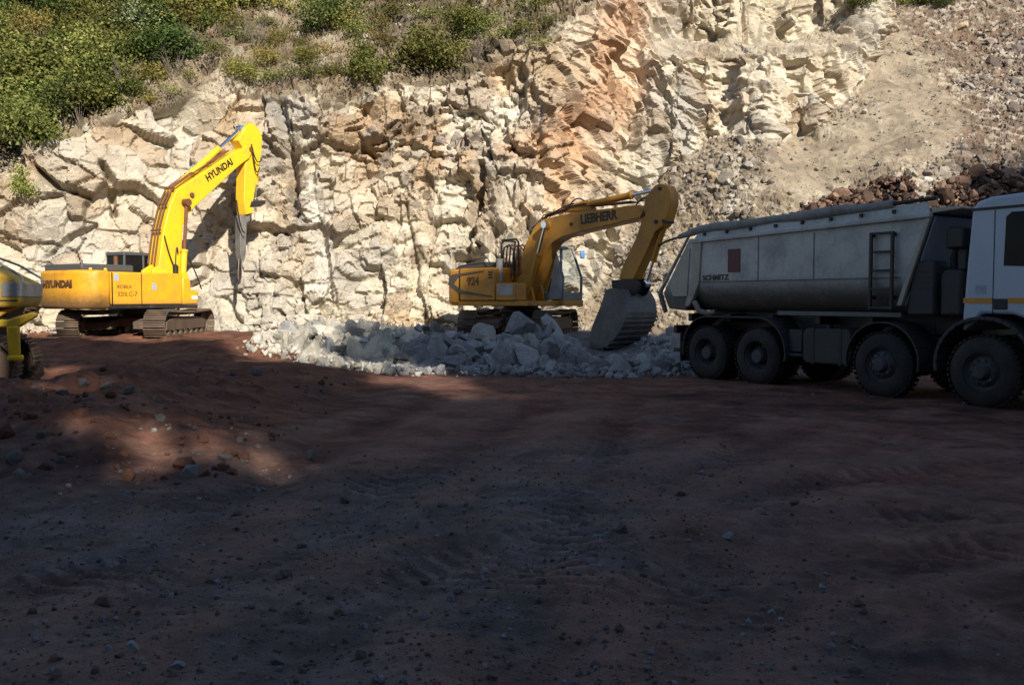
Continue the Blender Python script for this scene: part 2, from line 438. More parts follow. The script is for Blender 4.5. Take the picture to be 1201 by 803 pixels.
D = .9 * fbm(BX * .16, S * .16, 51, 2)
rockd = h1 * (.50 + .5 * big) + h2 * .44 * (1 - .35 * big) + h3 * (.22 + .12 * fine - .12 * big) + h4 * (.05 + .05 * fine - .03 * big) + h5 * .95 * slab + h6 * .46 * (1 - .6 * big)
rockd -= (.10 + .2 * big) * sstep(.045, .0, e1) * (r1 > .45) + .09 * sstep(.045, .0, e2) * (r2 > .6) * (1 - .5 * fine)
rockd += .03 * fbm(BX * 1.6, S * 1.6, 61, 4)
# distinct features: deep clefts and overhangs, by direction
def cleft(pts, w, depth):
    d, _ = polydist(UU, VV, pts)
    return -depth * sstep(w, w * .25, d + 2.5 * fbm(BX * 2.2, S * 2.2, 88, 3))
rockd += cleft([(563, 192), (566, 215), (556, 250), (548, 290)], 7, .8) + cleft([(330, 120), (338, 180), (344, 250)], 9, .5)
rockd += cleft([(120, 195), (132, 215), (134, 245)], 6, .9) + cleft([(50, 300), (80, 278), (112, 262)], 3.5, .5)
rockd += cleft([(50, 200), (72, 222), (104, 232)], 5, .9) + cleft([(535, 302), (545, 300), (560, 306)], 7, .9) + cleft([(690, 265), (715, 300), (712, 340)], 14, .6)
rockd += cleft([(780, 110), (772, 140), (790, 150)], 5, .7) + cleft([(745, 128), (738, 152)], 5, .6) + cleft([(830, 160), (838, 200), (845, 215)], 6, .6)
rockd += cleft([(660, 188), (665, 205)], 6, .7) + cleft([(425, 170), (437, 178)], 5, .6) + cleft([(500, 380), (540, 386), (560, 394)], 6, .5)
rockd += .55 * np.exp(-(((UU - 82) / 34) ** 2 + ((VV - 198) / 22) ** 2)) + .7 * np.exp(-(((UU - 800) / 26) ** 2 + ((VV - 225) / 34) ** 2))
n_fan = fbm(BX * .5, S * .5, 75, 4)
g3, q3, s3 = blocks(wx, ws, .50, .42, .2, 601, tilt=1.0); g4, q4, s4 = blocks(wx, ws, .20, .17, .5, 611, tilt=1.0)
FAN = sstep(48, 20, polydist(UU, VV, [(1012, 20), (1050, 95), (1090, 150), (1010, 180), (940, 200)])[0] + 14 * n_fan)
scrd = .35 * fbm(BX * .5, S * .5, 71, 4) + (1 - .85 * FAN) * (g3 * .13 * (s3 > .35) + g4 * .08 + .06 * fbm(BX * 3, S * 3, 73, 3))
hild = .55 * fbm(BX * .35, S * .35, 81, 4) + .18 * fbm(BX * 1.5, S * 1.5, 83, 4) + h3 * .32 + h2 * .22 + .07 * fbm(BX * 4, S * 4, 87, 3) + h4 * .08
for _ in range(1):                                                      # weather only the step faces, keep the flat joint faces crisp
    gg = sstep(.05, .2, np.abs(np.gradient(rockd, axis=0)) + np.abs(np.gradient(rockd, axis=1)))[1:-1, 1:-1] * .3
    bl = .25 * (rockd[:-2, 1:-1] + rockd[2:, 1:-1] + rockd[1:-1, :-2] + rockd[1:-1, 2:])
    rockd[1:-1, 1:-1] = rockd[1:-1, 1:-1] * (1 - gg) + bl * gg
disp = D * (.5 + .5 * MR) + MR * rockd + MS * scrd + MH * hild
P = np.stack([BX, BY, BZ], -1) + N * disp[..., None]
# stone and soil colours (what the ground itself is made of)
def blob(pts, w):
    d, _ = polydist(UU, VV, pts); return np.exp(-(d + 9 * fbm(BX * .9, S * .9, 91, 4)).clip(0) ** 2 / (w * w))
def lerp(a, b, t): return a * (1 - t[..., None]) + np.array(b) * t[..., None]
n_a = fbm(BX * .25, S * .25, 11, 4); n_b = fbm(BX * 1.1, S * 1.1, 13, 4); n_c = fbm(BX * 2.5, S * .7, 15, 3)
c = np.zeros(BX.shape + (3,)) + np.array([.50, .43, .325])
c = lerp(c, [.60, .55, .445], sstep(.0, .45, n_b + .5 * (r2 - .5)))
c = lerp(c, [.38, .27, .16], .85 * sstep(.0, .55, n_a + .9 * (r1 - .5) + .25 * (r3 - .5)))
c = lerp(c, [.40, .285, .165], .6 * big * sstep(-.25, .25, n_a))
c = lerp(c, [.40, .28, .15], big * sstep(.3, .75, r1 * .6 + r2 * .4 + .25 * n_b) * sstep(300, 230, VV) )
c = lerp(c, [.44, .425, .375], .85 * sstep(-.1, .5, fbm(BX * .3 + 9, S * .22, 19, 4) + .3 * sstep(250, 360, VV)))
c = lerp(c, [.48, .27, .14], .3 * np.maximum(blob([(738, -5), (716, 50), (700, 105), (668, 150)], 20), .75 * blob([(640, 160), (600, 170)], 14)))
c = lerp(c, [.52, .30, .14], .7 * np.maximum(blob([(700, 110), (660, 190), (640, 240)], 26), blob([(535, 175), (520, 225)], 14)))
c = lerp(c, [.56, .40, .18], .7 * np.maximum(blob([(605, 80), (640, 75), (670, 90)], 22), blob([(440, 372), (480, 376)], 12)))
c = lerp(c, [.60, .36, .2], .5 * blob([(760, 20), (740, 100), (690, 180)], 22))
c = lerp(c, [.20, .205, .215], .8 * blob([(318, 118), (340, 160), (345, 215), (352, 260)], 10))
c = lerp(c, [.64, .63, .58], .8 * np.maximum(blob([(350, 130), (360, 190), (372, 250), (380, 330)], 16), blob([(610, 120), (540, 110), (520, 240)], 12)))
c = lerp(c, [.22, .20, .18], .7 * sstep(.72, .95, r3) * fine)
c = lerp(c, [.33, .31, .275], .5 * sstep(.70, .78, r6) * (1 - big))
c = lerp(c, [.60, .56, .45], .55 * sstep(.32, .22, r2) * (1 - .5 * big))
c = lerp(c, [.32, .23, .14], .5 * sstep(.84, .9, r2))
c = lerp(c, [.47, .30, .18], .5 * blob([(745, -5), (716, 60), (690, 130), (655, 170)], 42)); c = lerp(c, [.46, .24, .12], .35 * blob([(738, -5), (716, 50), (700, 105), (668, 150)], 17)); c = lerp(c, [.50, .31, .16], .5 * blob([(600, 170), (640, 165), (650, 230)], 20))
c = lerp(c, [.56, .50, .38], .7 * sstep(55, 35, VV) * sstep(800, 830, UU) * sstep(1010, 990, UU))
c = lerp(c, [.19, .14, .10], .45 * np.maximum(sstep(.05, .0, e1) * (r1 > .3), .7 * sstep(.035, 0, e2) * (r2 > .4)))
sc_c = np.zeros_like(c) + np.array([.29, .235, .165])
sc_c = lerp(sc_c, [.34, .31, .25], .7 * sstep(.0, .5, n_a + .4 * n_b))
sc_c = lerp(sc_c, [.175, .115, .078], sstep(1030, 1090, UU + 60 * n_a - .45 * VV + 20) * .9)
sc_c = lerp(sc_c, [.31, .255, .18], .85 * FAN)
sc_c = lerp(sc_c, [.48, .44, .36], (1 - .8 * FAN) * .7 * sstep(.55, .9, s4 + .5 * n_b))
sc_c = lerp(sc_c, [.18, .145, .11], .6 * sstep(.6, .9, s3 - .4 * n_b))
hi_c = np.zeros_like(c) + np.array([.26, .205, .14]); hi_c = lerp(hi_c, [.33, .29, .22], sstep(.1, .5, n_b + n_c * .4)); hi_c = lerp(hi_c, [.09, .075, .045], .7 * sstep(.0, .5, n_a))
wsum = (MR + MS + MH + 1e-6)[..., None]
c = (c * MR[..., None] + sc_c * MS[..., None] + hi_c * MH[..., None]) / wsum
c *= (1 + .10 * n_c)[..., None]
c = .88 * c + .12 * c.mean(-1, keepdims=True)
c *= np.array([.93, .905, .87])
idx = np.arange(NS * NX).reshape(NS, NX)
Q = np.stack([idx[:-1, :-1], idx[:-1, 1:], idx[1:, 1:], idx[1:, :-1]], -1).reshape(-1, 4)
fm = np.argmax(np.stack([(m[:-1, :-1] + m[1:, 1:]) for m in (MR, MS, MH)], -1), -1).reshape(-1)
VF = P.reshape(-1, 3); CF = np.clip(c.reshape(-1, 3), .02, .8)
for k, nm, mt in ((0, 'rock_cliff', 'rock'), (1, 'scree_slope', 'scree'), (2, 'hillside', 'soil')):
    q = Q[fm == k]; us, inv = np.unique(q, return_inverse=True)
    tag(link(nm, np_mesh(nm, VF[us], inv.reshape(-1, 4), CF[us]), M[mt]), kind='structure')
# ------------------------------------------------------------------ the quarry floor
RUTS = [([tuple(ground_at(u, v)[:2]) for u, v in p], w, d) for p, w, d in (
    ([(1130, 606), (1010, 618), (940, 632), (850, 655), (760, 690), (690, 740), (640, 790)], .22, .075),
    ([(1180, 640), (1040, 650), (930, 672), (850, 705), (790, 745), (745, 800)], .25, .05),
    ([(640, 470), (560, 520), (480, 560), (380, 610), (260, 670), (120, 720)], .35, .05),
    ([(520, 462), (440, 495), (370, 525), (300, 580), (200, 640), (40, 690)], .30, .06),
    ([(960, 500), (800, 560), (700, 610), (600, 640), (420, 720), (300, 800)], .28, .05),
    ([(740, 475), (700, 560), (650, 650), (610, 800)], .22, .035),
    ([(1201, 545), (1000, 560), (800, 600)], .3, .05))]
def LUG(q, al, x, y):
    """tyre lug prints: short bars across the track, only where the soil kept them"""
    side = np.where(np.mod(q, .9) < .3, 1, 0)
    return side * sstep(.33, .27, q) * np.sign(np.sin(al * 2 * PI / .17 + q * 14)) * sstep(-.05, .25, fbm(x * .6, y * .6, 153, 3))
def floor_h(x, y, full=False):
    x = np.asarray(x, float); y = np.asarray(y, float); r = np.hypot(x, y)
    h = .05 * fbm(x * .45, y * .45, 131, 4) * sstep(1, 6, r)
    bank = sstep(-2.2, -5.5, x + .8 * fbm(x * .5, y * .5, 133, 3)) * sstep(7.5, 10.5, y + .25 * (x + 6) + .8 * fbm(x * .6, y * .6, 135, 3))
    h = h + bank * (.10 * np.abs(fbm(x * 2.2, y * 2.2, 155, 4)) + .05 * fbm(x * 6, y * 6, 157, 3)) * sstep(20, 15, y)
    h = h + .40 * bank * sstep(24, 12, y) + bank * .18 * fbm(x * .9, y * .9, 137, 4) + .12 * bank
    h = h + .30 * sstep(-2.5, -7, x) * sstep(17, 26, y)
    h = h + .50 * np.exp(-(((x + .3) / 7.5) ** 4)) * sstep(21.0, 25.0, y - .08 * x) * sstep(40, 34, y)
    h = h - .42 * np.exp(-(((x - 2.6) / 1.25) ** 4) - ((y - 25.3) / 2.6) ** 4) * sstep(21, 23, y)
    k_ = np.exp(-((x + 9.2) / 2.9) ** 4 - ((y - 14.4) / 1.8) ** 4); h = h * (1 - k_) + (.14 + .3 * (h - .5)) * k_
    for pts, w, d in RUTS:
        q, al = polydist(x, y, pts)
        q = q + .1 * fbm(x * 1.3, y * 1.3, 139, 3)
        h = h - d * .4 * np.exp(-(q / w) ** 2) + d * .28 * np.exp(-((q - 2.1 * w) / (w * .7)) ** 2)
        if full: h = h + .009 * LUG(q, al, x, y)
    if full:
        rg = .4 + .6 * sstep(-.3, .4, fbm(x * .4, y * .4, 151, 3))
        h = h + .022 * fbm(x * 2.5, y * 2.5, 141, 4) * rg + .022 * fbm(x * 7, y * 7, 143, 4) * (.3 + rg) * sstep(16, 5, r) + .02 * np.abs(fbm(x * 4, y * 9, 145, 3)) * rg
    return h
rr = np.concatenate([np.geomspace(.6, 45, 760), np.geomspace(47, 420, 16)])
aa = np.concatenate([np.linspace(-180, -41, 40)[:-1], np.linspace(-41, 41, 620), np.linspace(41, 180, 40)[1:]])
A, RR = np.meshgrid(np.radians(aa), rr)
GX = np.sin(A) * RR; GY = np.cos(A) * RR
GZ = floor_h(GX, GY, True) * sstep(90, 60, RR)
g1 = fbm(GX * .35, GY * .35, 161, 4); g2 = fbm(GX * 1.6, GY * 1.6, 163, 4); g3_ = fbm(GX * .9 + 5, GY * 2.4, 165, 4)
gc = np.zeros(GX.shape + (3,)) + np.array([.165, .078, .054])
gc = lerp(gc, [.115, .060, .046], sstep(-.1, .5, g1))
gc = lerp(gc, [.060, .032, .026], .8 * sstep(.15, .5, fbm(GX * .8, GY * 1.5, 167, 5)))
gc = lerp(gc, [.20, .115, .085], .75 * sstep(.1, .5, g2))
grav = sstep(9.5, 6, GY - .3 * (GX + 4) + 1.5 * g1) * sstep(2.6, -.6, GX + .9 * g3_ - .12 * GY)
gc = lerp(gc, [.130, .120, .116], .75 * np.clip(grav + .35 * sstep(.25, .55, g3_), 0, 1))
gc = lerp(gc, [.19, .08, .045], .8 * sstep(-1.5, -4, GX) * sstep(8, 10, GY) * sstep(-.4, .4, g2 + .3))
gc = lerp(gc, [.165, .080, .058], .6 * sstep(16, 20, GY) * sstep(-4, 0, GX))
gc = lerp(gc, [.18, .175, .17], sstep(-.5, .0, GY - np.interp(GX, [-8.5, -6.2, -4.5, -2.5, 0, 2.5, 4.3, 6, 8], [26, 23, 21.3, 20.7, 20.4, 20.4, 20.6, 21.2, 22.4]) + .4 * g2) * sstep(-7, -5.8, GX) * sstep(8, 6.5, GX))
gc *= (1 + .45 * fbm(GX * 2.2, GY * 3.5, 171, 5) + .35 * fbm(GX * 8, GY * 8, 173, 3))[..., None].clip(.45, 1.7)
for pts, w, d in RUTS:
    q, al = polydist(GX, GY, pts)
    gc = lerp(gc, [.22, .13, .095], .7 * np.exp(-((q - 1.9 * w) / w) ** 2) * sstep(-.5, .3, g2)); gc = lerp(gc, [.060, .033, .027], .5 * np.exp(-(q / (w * .6)) ** 2) * sstep(-.4, .4, g2 + .4 * g3_)); gc *= (1 + .16 * LUG(q, al, GX, GY))[..., None]
nr, na = GX.shape; gi = np.arange(nr * na).reshape(nr, na)
GF = np.stack([gi[:-1, :-1], gi[1:, :-1], gi[1:, 1:], gi[:-1, 1:]], -1).reshape(-1, 4)
GV = np.stack([GX, GY, GZ], -1).reshape(-1, 3)
tag(link('quarry_floor', np_mesh('quarry_floor', GV, GF, np.clip(gc, .01, .6).reshape(-1, 3), True), M['earth']), kind='structure')
def gz(x, y): return float(floor_h(np.array([x]), np.array([y]))[0])
# ------------------------------------------------------------------ wooded hill behind the camera: it throws the shade over the floor
hx = np.linspace(-70, 95, 150); hy = np.concatenate([np.linspace(-7, -22, 40), np.linspace(-24, -90, 14)])
HX, HY = np.meshgrid(hx, hy)
RIDGE = curve([(-70, 19), (-1, 18.5), (7, 17), (8, 17), (10.2, 17), (11.8, 20), (17, 22.5), (19, 24), (29, 25), (38, 27), (45, 31), (65, 34), (95, 34)])
HZ = -.3 + (RIDGE(HX) + (.4 + .8 * (HX > 13)) * fbm(HX * .15, HY * .15, 171, 4)) * sstep(-7, -20.5, HY) + .1 * np.clip(-22 - HY, 0, 80) + .5 * fbm(HX * .5, HY * .5, 173, 4)
hi = np.arange(HX.size).reshape(HX.shape)
HF = np.stack([hi[:-1, :-1], hi[1:, :-1], hi[1:, 1:], hi[:-1, 1:]], -1).reshape(-1, 4)
tag(link('wooded_hill', np_mesh('wooded_hill', np.stack([HX, HY, HZ], -1).reshape(-1, 3), HF, np.zeros((HX.size, 3)) + np.array([.08, .075, .035]), True), M['soil']), kind='structure')

# ------------------------------------------------------------------ loose stones
def stone_shape(seed, sub=3, planes=11, rough=.04, flat=.85, hmin=.5):
    rng = np.random.default_rng(seed)
    bm = bmesh.new(); bmesh.ops.create_icosphere(bm, subdivisions=sub, radius=1)
    V = np.array([v.co for v in bm.verts]); F = np.array([[v.index for v in f.verts] for f in bm.faces]); bm.free()
    n = rng.normal(size=(planes, 3)); n /= np.linalg.norm(n, axis=1, keepdims=True); n = np.concatenate([n, -n[:3] + .35 * rng.normal(size=(3, 3))]); n /= np.linalg.norm(n, axis=1, keepdims=True); h = rng.uniform(hmin, .9, len(n))
    d = V @ n.T; r = np.where(d > .05, h / np.maximum(d, .05), 9).min(1); r = np.minimum(r, 1.15)
    r *= 1 + rough * fbm(V[:, 0] * 3 + seed, V[:, 1] * 3 + V[:, 2] * 2.3, seed, 3)
    V = V * r[:, None] * np.array([1, rng.uniform(.7, .95), rng.uniform(.6, flat)])
    return V, F
def rot_mats(n, rng):
    q = rng.normal(size=(n, 4)); q /= np.linalg.norm(q, axis=1, keepdims=True); w, x, y, z = q.T
    return np.stack([1 - 2 * (y * y + z * z), 2 * (x * y - z * w), 2 * (x * z + y * w), 2 * (x * y + z * w), 1 - 2 * (x * x + z * z), 2 * (y * z - x * w), 2 * (x * z - y * w), 2 * (y * z + x * w), 1 - 2 * (x * x + y * y)], -1).reshape(n, 3, 3)
def scatter(name, C, size, cols, mat, sub=1, seed=1, kinds=8):
    """one mesh of many small stones at points C"""
    rng = np.random.default_rng(seed); VV_, FF_, CC_ = [], [], []; off = 0
    shp = [stone_shape(seed * 100 + k, sub, 8, .05) for k in range(kinds)]
    pick = rng.integers(0, kinds, len(C)); Rm = rot_mats(len(C), rng)
    for k in range(kinds):
        i = np.where(pick == k)[0]
        if not len(i): continue
        V, F = shp[k]
        W = np.einsum('nij,vj->nvi', Rm[i], V) * size[i][:, None, None] + C[i][:, None, :]
        VV_.append(W.reshape(-1, 3)); FF_.append((F[None] + (np.arange(len(i)) * len(V))[:, None, None] + off).reshape(-1, 3)); off += len(i) * len(V)
        CC_.append(np.repeat(cols[i], len(V), 0))
    return link(name, np_mesh(name, np.concatenate(VV_), np.concatenate(FF_), np.concatenate(CC_)), M[mat])
SKYL = curve([(290, 402), (320, 392), (345, 374), (380, 370), (400, 374), (440, 380), (480, 373), (500, 370), (518, 376), (528, 395), (590, 398), (602, 384), (660, 379), (676, 392), (690, 416), (756, 414), (772, 396), (800, 372)])
def wall_points(mask, n, rng, lift=0.0):
    j = rng.choice(np.flatnonzero(mask.ravel()), n); p = VF[j] + rng.normal(size=(n, 3)) * np.array([.06, .03, .03])
    return p + N.reshape(-1, 3)[j] * lift, j
# gravel on the floor
n = 20000
r_ = np.exp(RNG.uniform(math.log(1.8), math.log(21), n * 3)); a_ = np.radians(RNG.uniform(-40, 40, n * 3)); x_ = np.sin(a_) * r_; y_ = np.cos(a_) * r_
w_ = .02 + 1.25 * sstep(9.5, 6, y_ - .3 * (x_ + 4)) * sstep(2.6, -.6, x_ - .12 * y_) + .22 * sstep(.25, .6, fbm(x_ * .7, y_ * .7, 181, 4))
k_ = np.flatnonzero(RNG.uniform(size=n * 3) < w_ * .95)[:n]; x_, y_ = x_[k_], y_[k_]
s_ = np.clip(.0052 * np.exp(RNG.normal(0, .68, len(x_))) * (1 + .05 * np.hypot(x_, y_)), .004, .07)
t_ = RNG.uniform(size=(len(x_), 1)); cc = (1 - t_) * np.array([.155, .10, .082]) + t_ ** 2.5 * np.array([.24, .25, .27])
tag(scatter('gravel', np.stack([x_, y_, floor_h(x_, y_, True) + s_ * .15], -1), s_, cc, 'stone', 1, 5), kind='stuff')
# rubble lying on the scree
m = (MS > .6) & (UU > 640) & (UU < 1350) & (VV > -40)
p_, j_ = wall_points(m, 16000, RNG, .02); fan_ = FAN.ravel()[j_]; q_ = -1.2 * fan_ + fbm(p_[:, 0] * .35, p_[:, 2] * .35, 191, 4) + .3 * sstep(1060, 1120, UU.ravel()[j_]); k_ = RNG.uniform(size=len(p_)) < .25 + 1.2 * sstep(-.1, .4, q_); p_, j_, q_ = p_[k_], j_[k_], q_[k_]; s_ = np.clip((.045 + .04 * sstep(0, .5, q_)) * np.exp(RNG.normal(0, .62, len(p_))), .02, .5)
t_ = RNG.uniform(size=(len(p_), 1)); cc = CF[j_] * (.6 + .9 * t_); cc = cc * .6 + .4 * cc.mean(1, keepdims=True)
tag(scatter('scree_rubble', p_, s_, np.clip(cc, .03, .62), 'stone', 1, 6), kind='stuff')
TOE_ = curve([(-8.5, 25.5), (-6.2, 22.6), (-4.5, 20.9), (-2.5, 20.3), (0, 20.0), (2.5, 20.0), (4.3, 20.2), (6, 20.8), (8, 22)])
# clods and stones on the red bank, stones on the dry slope
x_ = RNG.uniform(-8.5, -2.6, 1500); y_ = RNG.uniform(7.6, 17, 1500); k_ = (RNG.uniform(size=1500) < sstep(13, 8.5, y_) + .12) & (np.abs(x_) < y_ * .6); x_, y_ = x_[k_], y_[k_]
s_ = np.clip(.035 * np.exp(RNG.normal(0, .6, len(x_))), .012, .13); t_ = RNG.uniform(.5, 1.3, (len(x_), 1))
tag(scatter('earth_clods', np.stack([x_, y_, floor_h(x_, y_) + s_ * .2], -1), s_, t_ * np.where(RNG.uniform(size=(len(x_), 1)) < .7, np.array([.13, .06, .04]), np.array([.15, .14, .13])), 'stone', 1, 12), kind='stuff')
p_, j_ = wall_points((MH > .5) & (UU > -60) & (UU < 740), 2600, RNG, .01); s_ = np.clip(.055 * np.exp(RNG.normal(0, .6, len(p_))), .02, .35)
tag(scatter('slope_stones', p_, s_, np.array([.34, .31, .26]) * RNG.uniform(.5, 1.25, (len(p_), 1)), 'stone', 1, 13), kind='stuff')
# small debris along the foot of the wall
m = (MR > .4) & (BZ < 2.2)
# crushed stone filling the gaps of the rock heap
x_ = RNG.uniform(-6.8, 6.6, 11000); q_ = RNG.uniform(0, 1, 11000); y_ = TOE_(x_) + np.where(RNG.uniform(size=11000) < .12, -q_ ** 2.5 * 1.6, q_ * 6.5); k_ = ~((np.abs(x_ - 2.6) < 1.1) & (y_ > 24.2)); x_, y_ = x_[k_], y_[k_]; z_ = floor_h(x_, y_) + RNG.uniform(-.02, .10, len(x_)); s_ = np.clip(.06 * np.exp(RNG.normal(0, .65, len(x_))), .012, .22)
t_ = RNG.uniform(.6, 1.3, (len(x_), 1)); tag(scatter('crushed_stone', np.stack([x_, y_, z_], -1), s_, t_ * np.where(x_[:, None] < -2.6, np.array([.46, .43, .36]), np.array([.27, .27, .265])), 'stone', 1, 9), kind='stuff')  # stones at the sunlit left end coloured paler, the shaded rest greyer
p_, j_ = wall_points(m, 2500, RNG, .0); p_[:, 1] -= np.abs(RNG.normal(0, .7, len(p_))) + .1; p_[:, 2] = floor_h(p_[:, 0], p_[:, 1]) + RNG.uniform(-.02, .25, len(p_)) * RNG.uniform(size=len(p_)); s_ = np.clip(.09 * np.exp(RNG.normal(0, .6, len(p_))), .03, .4)
tag(scatter('wall_foot_debris', p_, s_, np.clip(CF[j_] * RNG.uniform(.7, 1.2, (len(p_), 1)), .05, .62), 'stone', 1, 8), kind='stuff')
# red brown rubble dumped on the scree behind the truck
rub = np.zeros(BX.shape, bool)
for (ua, ub, fa) in ((935, 1075, lambda u: 252 - 27 * np.sin((u - 935) / 140 * 2.0)), (1085, 1190, lambda u: 243 - 33 * np.sin(np.clip((u - 1085) / 75, 0, 1.5) * 1.7))):
    rub |= (UU > ua) & (UU < ub) & (VV > fa(UU)) & (VV < 300)
p_, j_ = wall_points(rub, 3200, RNG, .0); lift = RNG.uniform(0, .5, len(p_)); p_ += N.reshape(-1, 3)[j_] * lift[:, None]; s_ = np.clip(.085 * np.exp(RNG.normal(0, .6, len(p_))), .03, .42)
t_ = RNG.uniform(size=(len(p_), 1)); cc = (1 - t_) * np.array([.06, .038, .031]) + t_ ** 2 * np.array([.26, .165, .115])
tag(scatter('red_rubble', p_, s_, cc, 'stone', 2, 7), kind='stuff')

SHAPES = [np_mesh('rock', *stone_shape(900 + k, 3, 7 + k % 3, .02, .95, .32)) for k in range(14)]
def rock_mesh(k, mat):
    key = (k % 14, mat)
    if key not in rock_mesh.c:
        me = SHAPES[k % 14].copy(); me.materials.append(M[mat]); rock_mesh.c[key] = me
    return rock_mesh.c[key]
rock_mesh.c = {}
def rock(p, s, mat, label, group=None, k=None, rot=None):
    o = bpy.data.objects.new('rock', rock_mesh(random.randrange(14) if k is None else k, mat)); COL.objects.link(o)
    o.location = p; s *= 1.25; o.scale = (s * random.uniform(.85, 1.15), s * random.uniform(.85, 1.15), s * random.uniform(.8, 1.1))
    o.rotation_euler = rot or (random.uniform(-1.5, 1.5), random.uniform(-1.5, 1.5), random.uniform(0, 6.28))
    return tag(o, label, 'rock', group)
GRP = 'blasted rocks heaped in front of the wall'
TOE = curve([(-8.5, 25.5), (-6.2, 22.6), (-4.5, 20.9), (-2.5, 20.3), (0, 20.0), (2.5, 20.0), (4.3, 20.2), (6, 20.8), (8, 22)])
cnt = 0
for i in range(9000):
    if cnt >= 280: break
    x = random.uniform(-6.5, 6.4); toe = float(TOE(x)); depth = 5.5 if x > -3 else 4.5
    k = random.random() ** 1.25; y = toe + k * depth
    if y > 29 or (x > 2.6 and y < 21.0 and x > 3.6): continue
    if abs(x - .3) < 3.3 and y > 27.0: continue
    if (x - 2.7) ** 2 / 1.3 + (y - 26.2) ** 2 < 1.0: continue
    s = random.choice((.15, .19, .23, .28, .33, .39, .45)) * (1 if k > .12 else .75)
    top = gz(x, y) + .30 * math.sin(min(1, k * 1.8) * PI / 2) * random.random()
    uu_, vv_ = proj(np.array(x), np.array(y), np.array(top + s * .9))
    if vv_ < float(SKYL(uu_)): continue
    white = x < -2.6 and random.random() < .75  # sun and shade on the heap put into the rock colour
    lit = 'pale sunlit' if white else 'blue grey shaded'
    if x > 3.2: lab = 'grey broken rock in the rubble strip between the digging bucket and the tipper truck'
    elif white: lab = 'angular rock coloured sunlit pale at the left end of the blasted rock heap'
    else: lab = 'angular rock coloured shaded grey in the blasted heap below the ochre excavator'
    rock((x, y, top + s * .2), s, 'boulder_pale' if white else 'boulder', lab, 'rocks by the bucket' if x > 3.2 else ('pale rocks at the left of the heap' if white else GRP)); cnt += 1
def seen_rock(u, v, Y, px, mat, label, k):
    p = at(u, v, Y); s = px / FPX * Y * .50
    rock(p, s, mat, label, None, k)
seen_rock(368, 380, 25.5, 44, 'boulder_pale', 'big rounded grey pink boulder behind the left end of the rock heap', 3)
seen_rock(541, 417, 21.2, 30, 'boulder', 'wedge shaped grey rock at the front of the heap left of the bucket', 5)
seen_rock(345, 408, 22.5, 26, 'boulder_pale', 'bright white block at the left tip of the rock heap', 7)
seen_rock(612, 383, 24.6, 34, 'boulder', 'round grey rock on the crest of the heap under the excavator cab', 2)
seen_rock(570, 396, 23.6, 36, 'boulder', 'large pinkish grey rock in front of the ochre excavator track', 9)
seen_rock(648, 382, 24.8, 30, 'boulder', 'flat topped blue grey rock nearest the left of the bucket', 11)
seen_rock(57, 514, 9.6, 24, 'boulder_dark', 'upright grey stone in the red earth bank at the left', 4)
seen_rock(138, 527, 8.9, 30, 'boulder_dark', 'rounded grey stone at the foot of the red earth bank', 6)
seen_rock(98, 527, 9.0, 24, 'boulder_tan', 'reddish earthy stone between the two grey stones of the bank', 8)
seen_rock(205, 502, 10.0, 16, 'boulder_tan', 'small tan stone on the sunlit patch of the bank', 10)
seen_rock(186, 505, 9.9, 18, 'boulder_dark', 'dark stone beside the small tan stone on the bank', 12)
seen_rock(366, 534, 9.1, 15, 'boulder_dark', 'small flat grey stone alone on the floor left of centre', 1)
seen_rock(403, 725, 4.6, 13, 'boulder_dark', 'small grey stone on the dark floor in the lower left foreground', 13)
seen_rock(865, 446, 18.2, 9, 'boulder_pale', 'small white stone on the floor between the rear truck wheels', 0)
#, 37.5, 18, 'boulder_pale', 'bluish white block lying on the scree above the tipper body', 3)
#, 37.6, 14, 'boulder_tan', 'orange tan block beside the bluish white one on the scree', 5)
# ------------------------------------------------------------------ excavators
def wall_at(u, v):
    if not hasattr(wall_at, 'uv'): wall_at.uv = proj(VF[:, 0], VF[:, 1], VF[:, 2])
    j = int(np.argmin((wall_at.uv[0] - u) ** 2 + (wall_at.uv[1] - v) ** 2)); return Vector(VF[j]), Vector(N.reshape(-1, 3)[j])

def plane_fn(c, ang, off=0.0):
    """(u,v) seen in the photo -> (forward, up) in the machine's own upright plane, 'off' metres to its left"""
    d = Vector((math.cos(ang), math.sin(ang))); l = Vector((-d.y, d.x)); o = Vector(c[:2]) + l * off
    def f(u, v):
        x = (u - CU) / FPX; y = (CV - v) / FPX
        r = Vector((x, CP + y * SP, -SP + y * CP))
        # o + t d = k r.xy
        det = r.x * -d.y + d.x * r.y
        k = (o.x * -d.y + d.x * o.y) / det
        t = (Vector((r.x, r.y)) * k - o).dot(d)
        return (t, EYE + r.z * k - c[2])
    return f

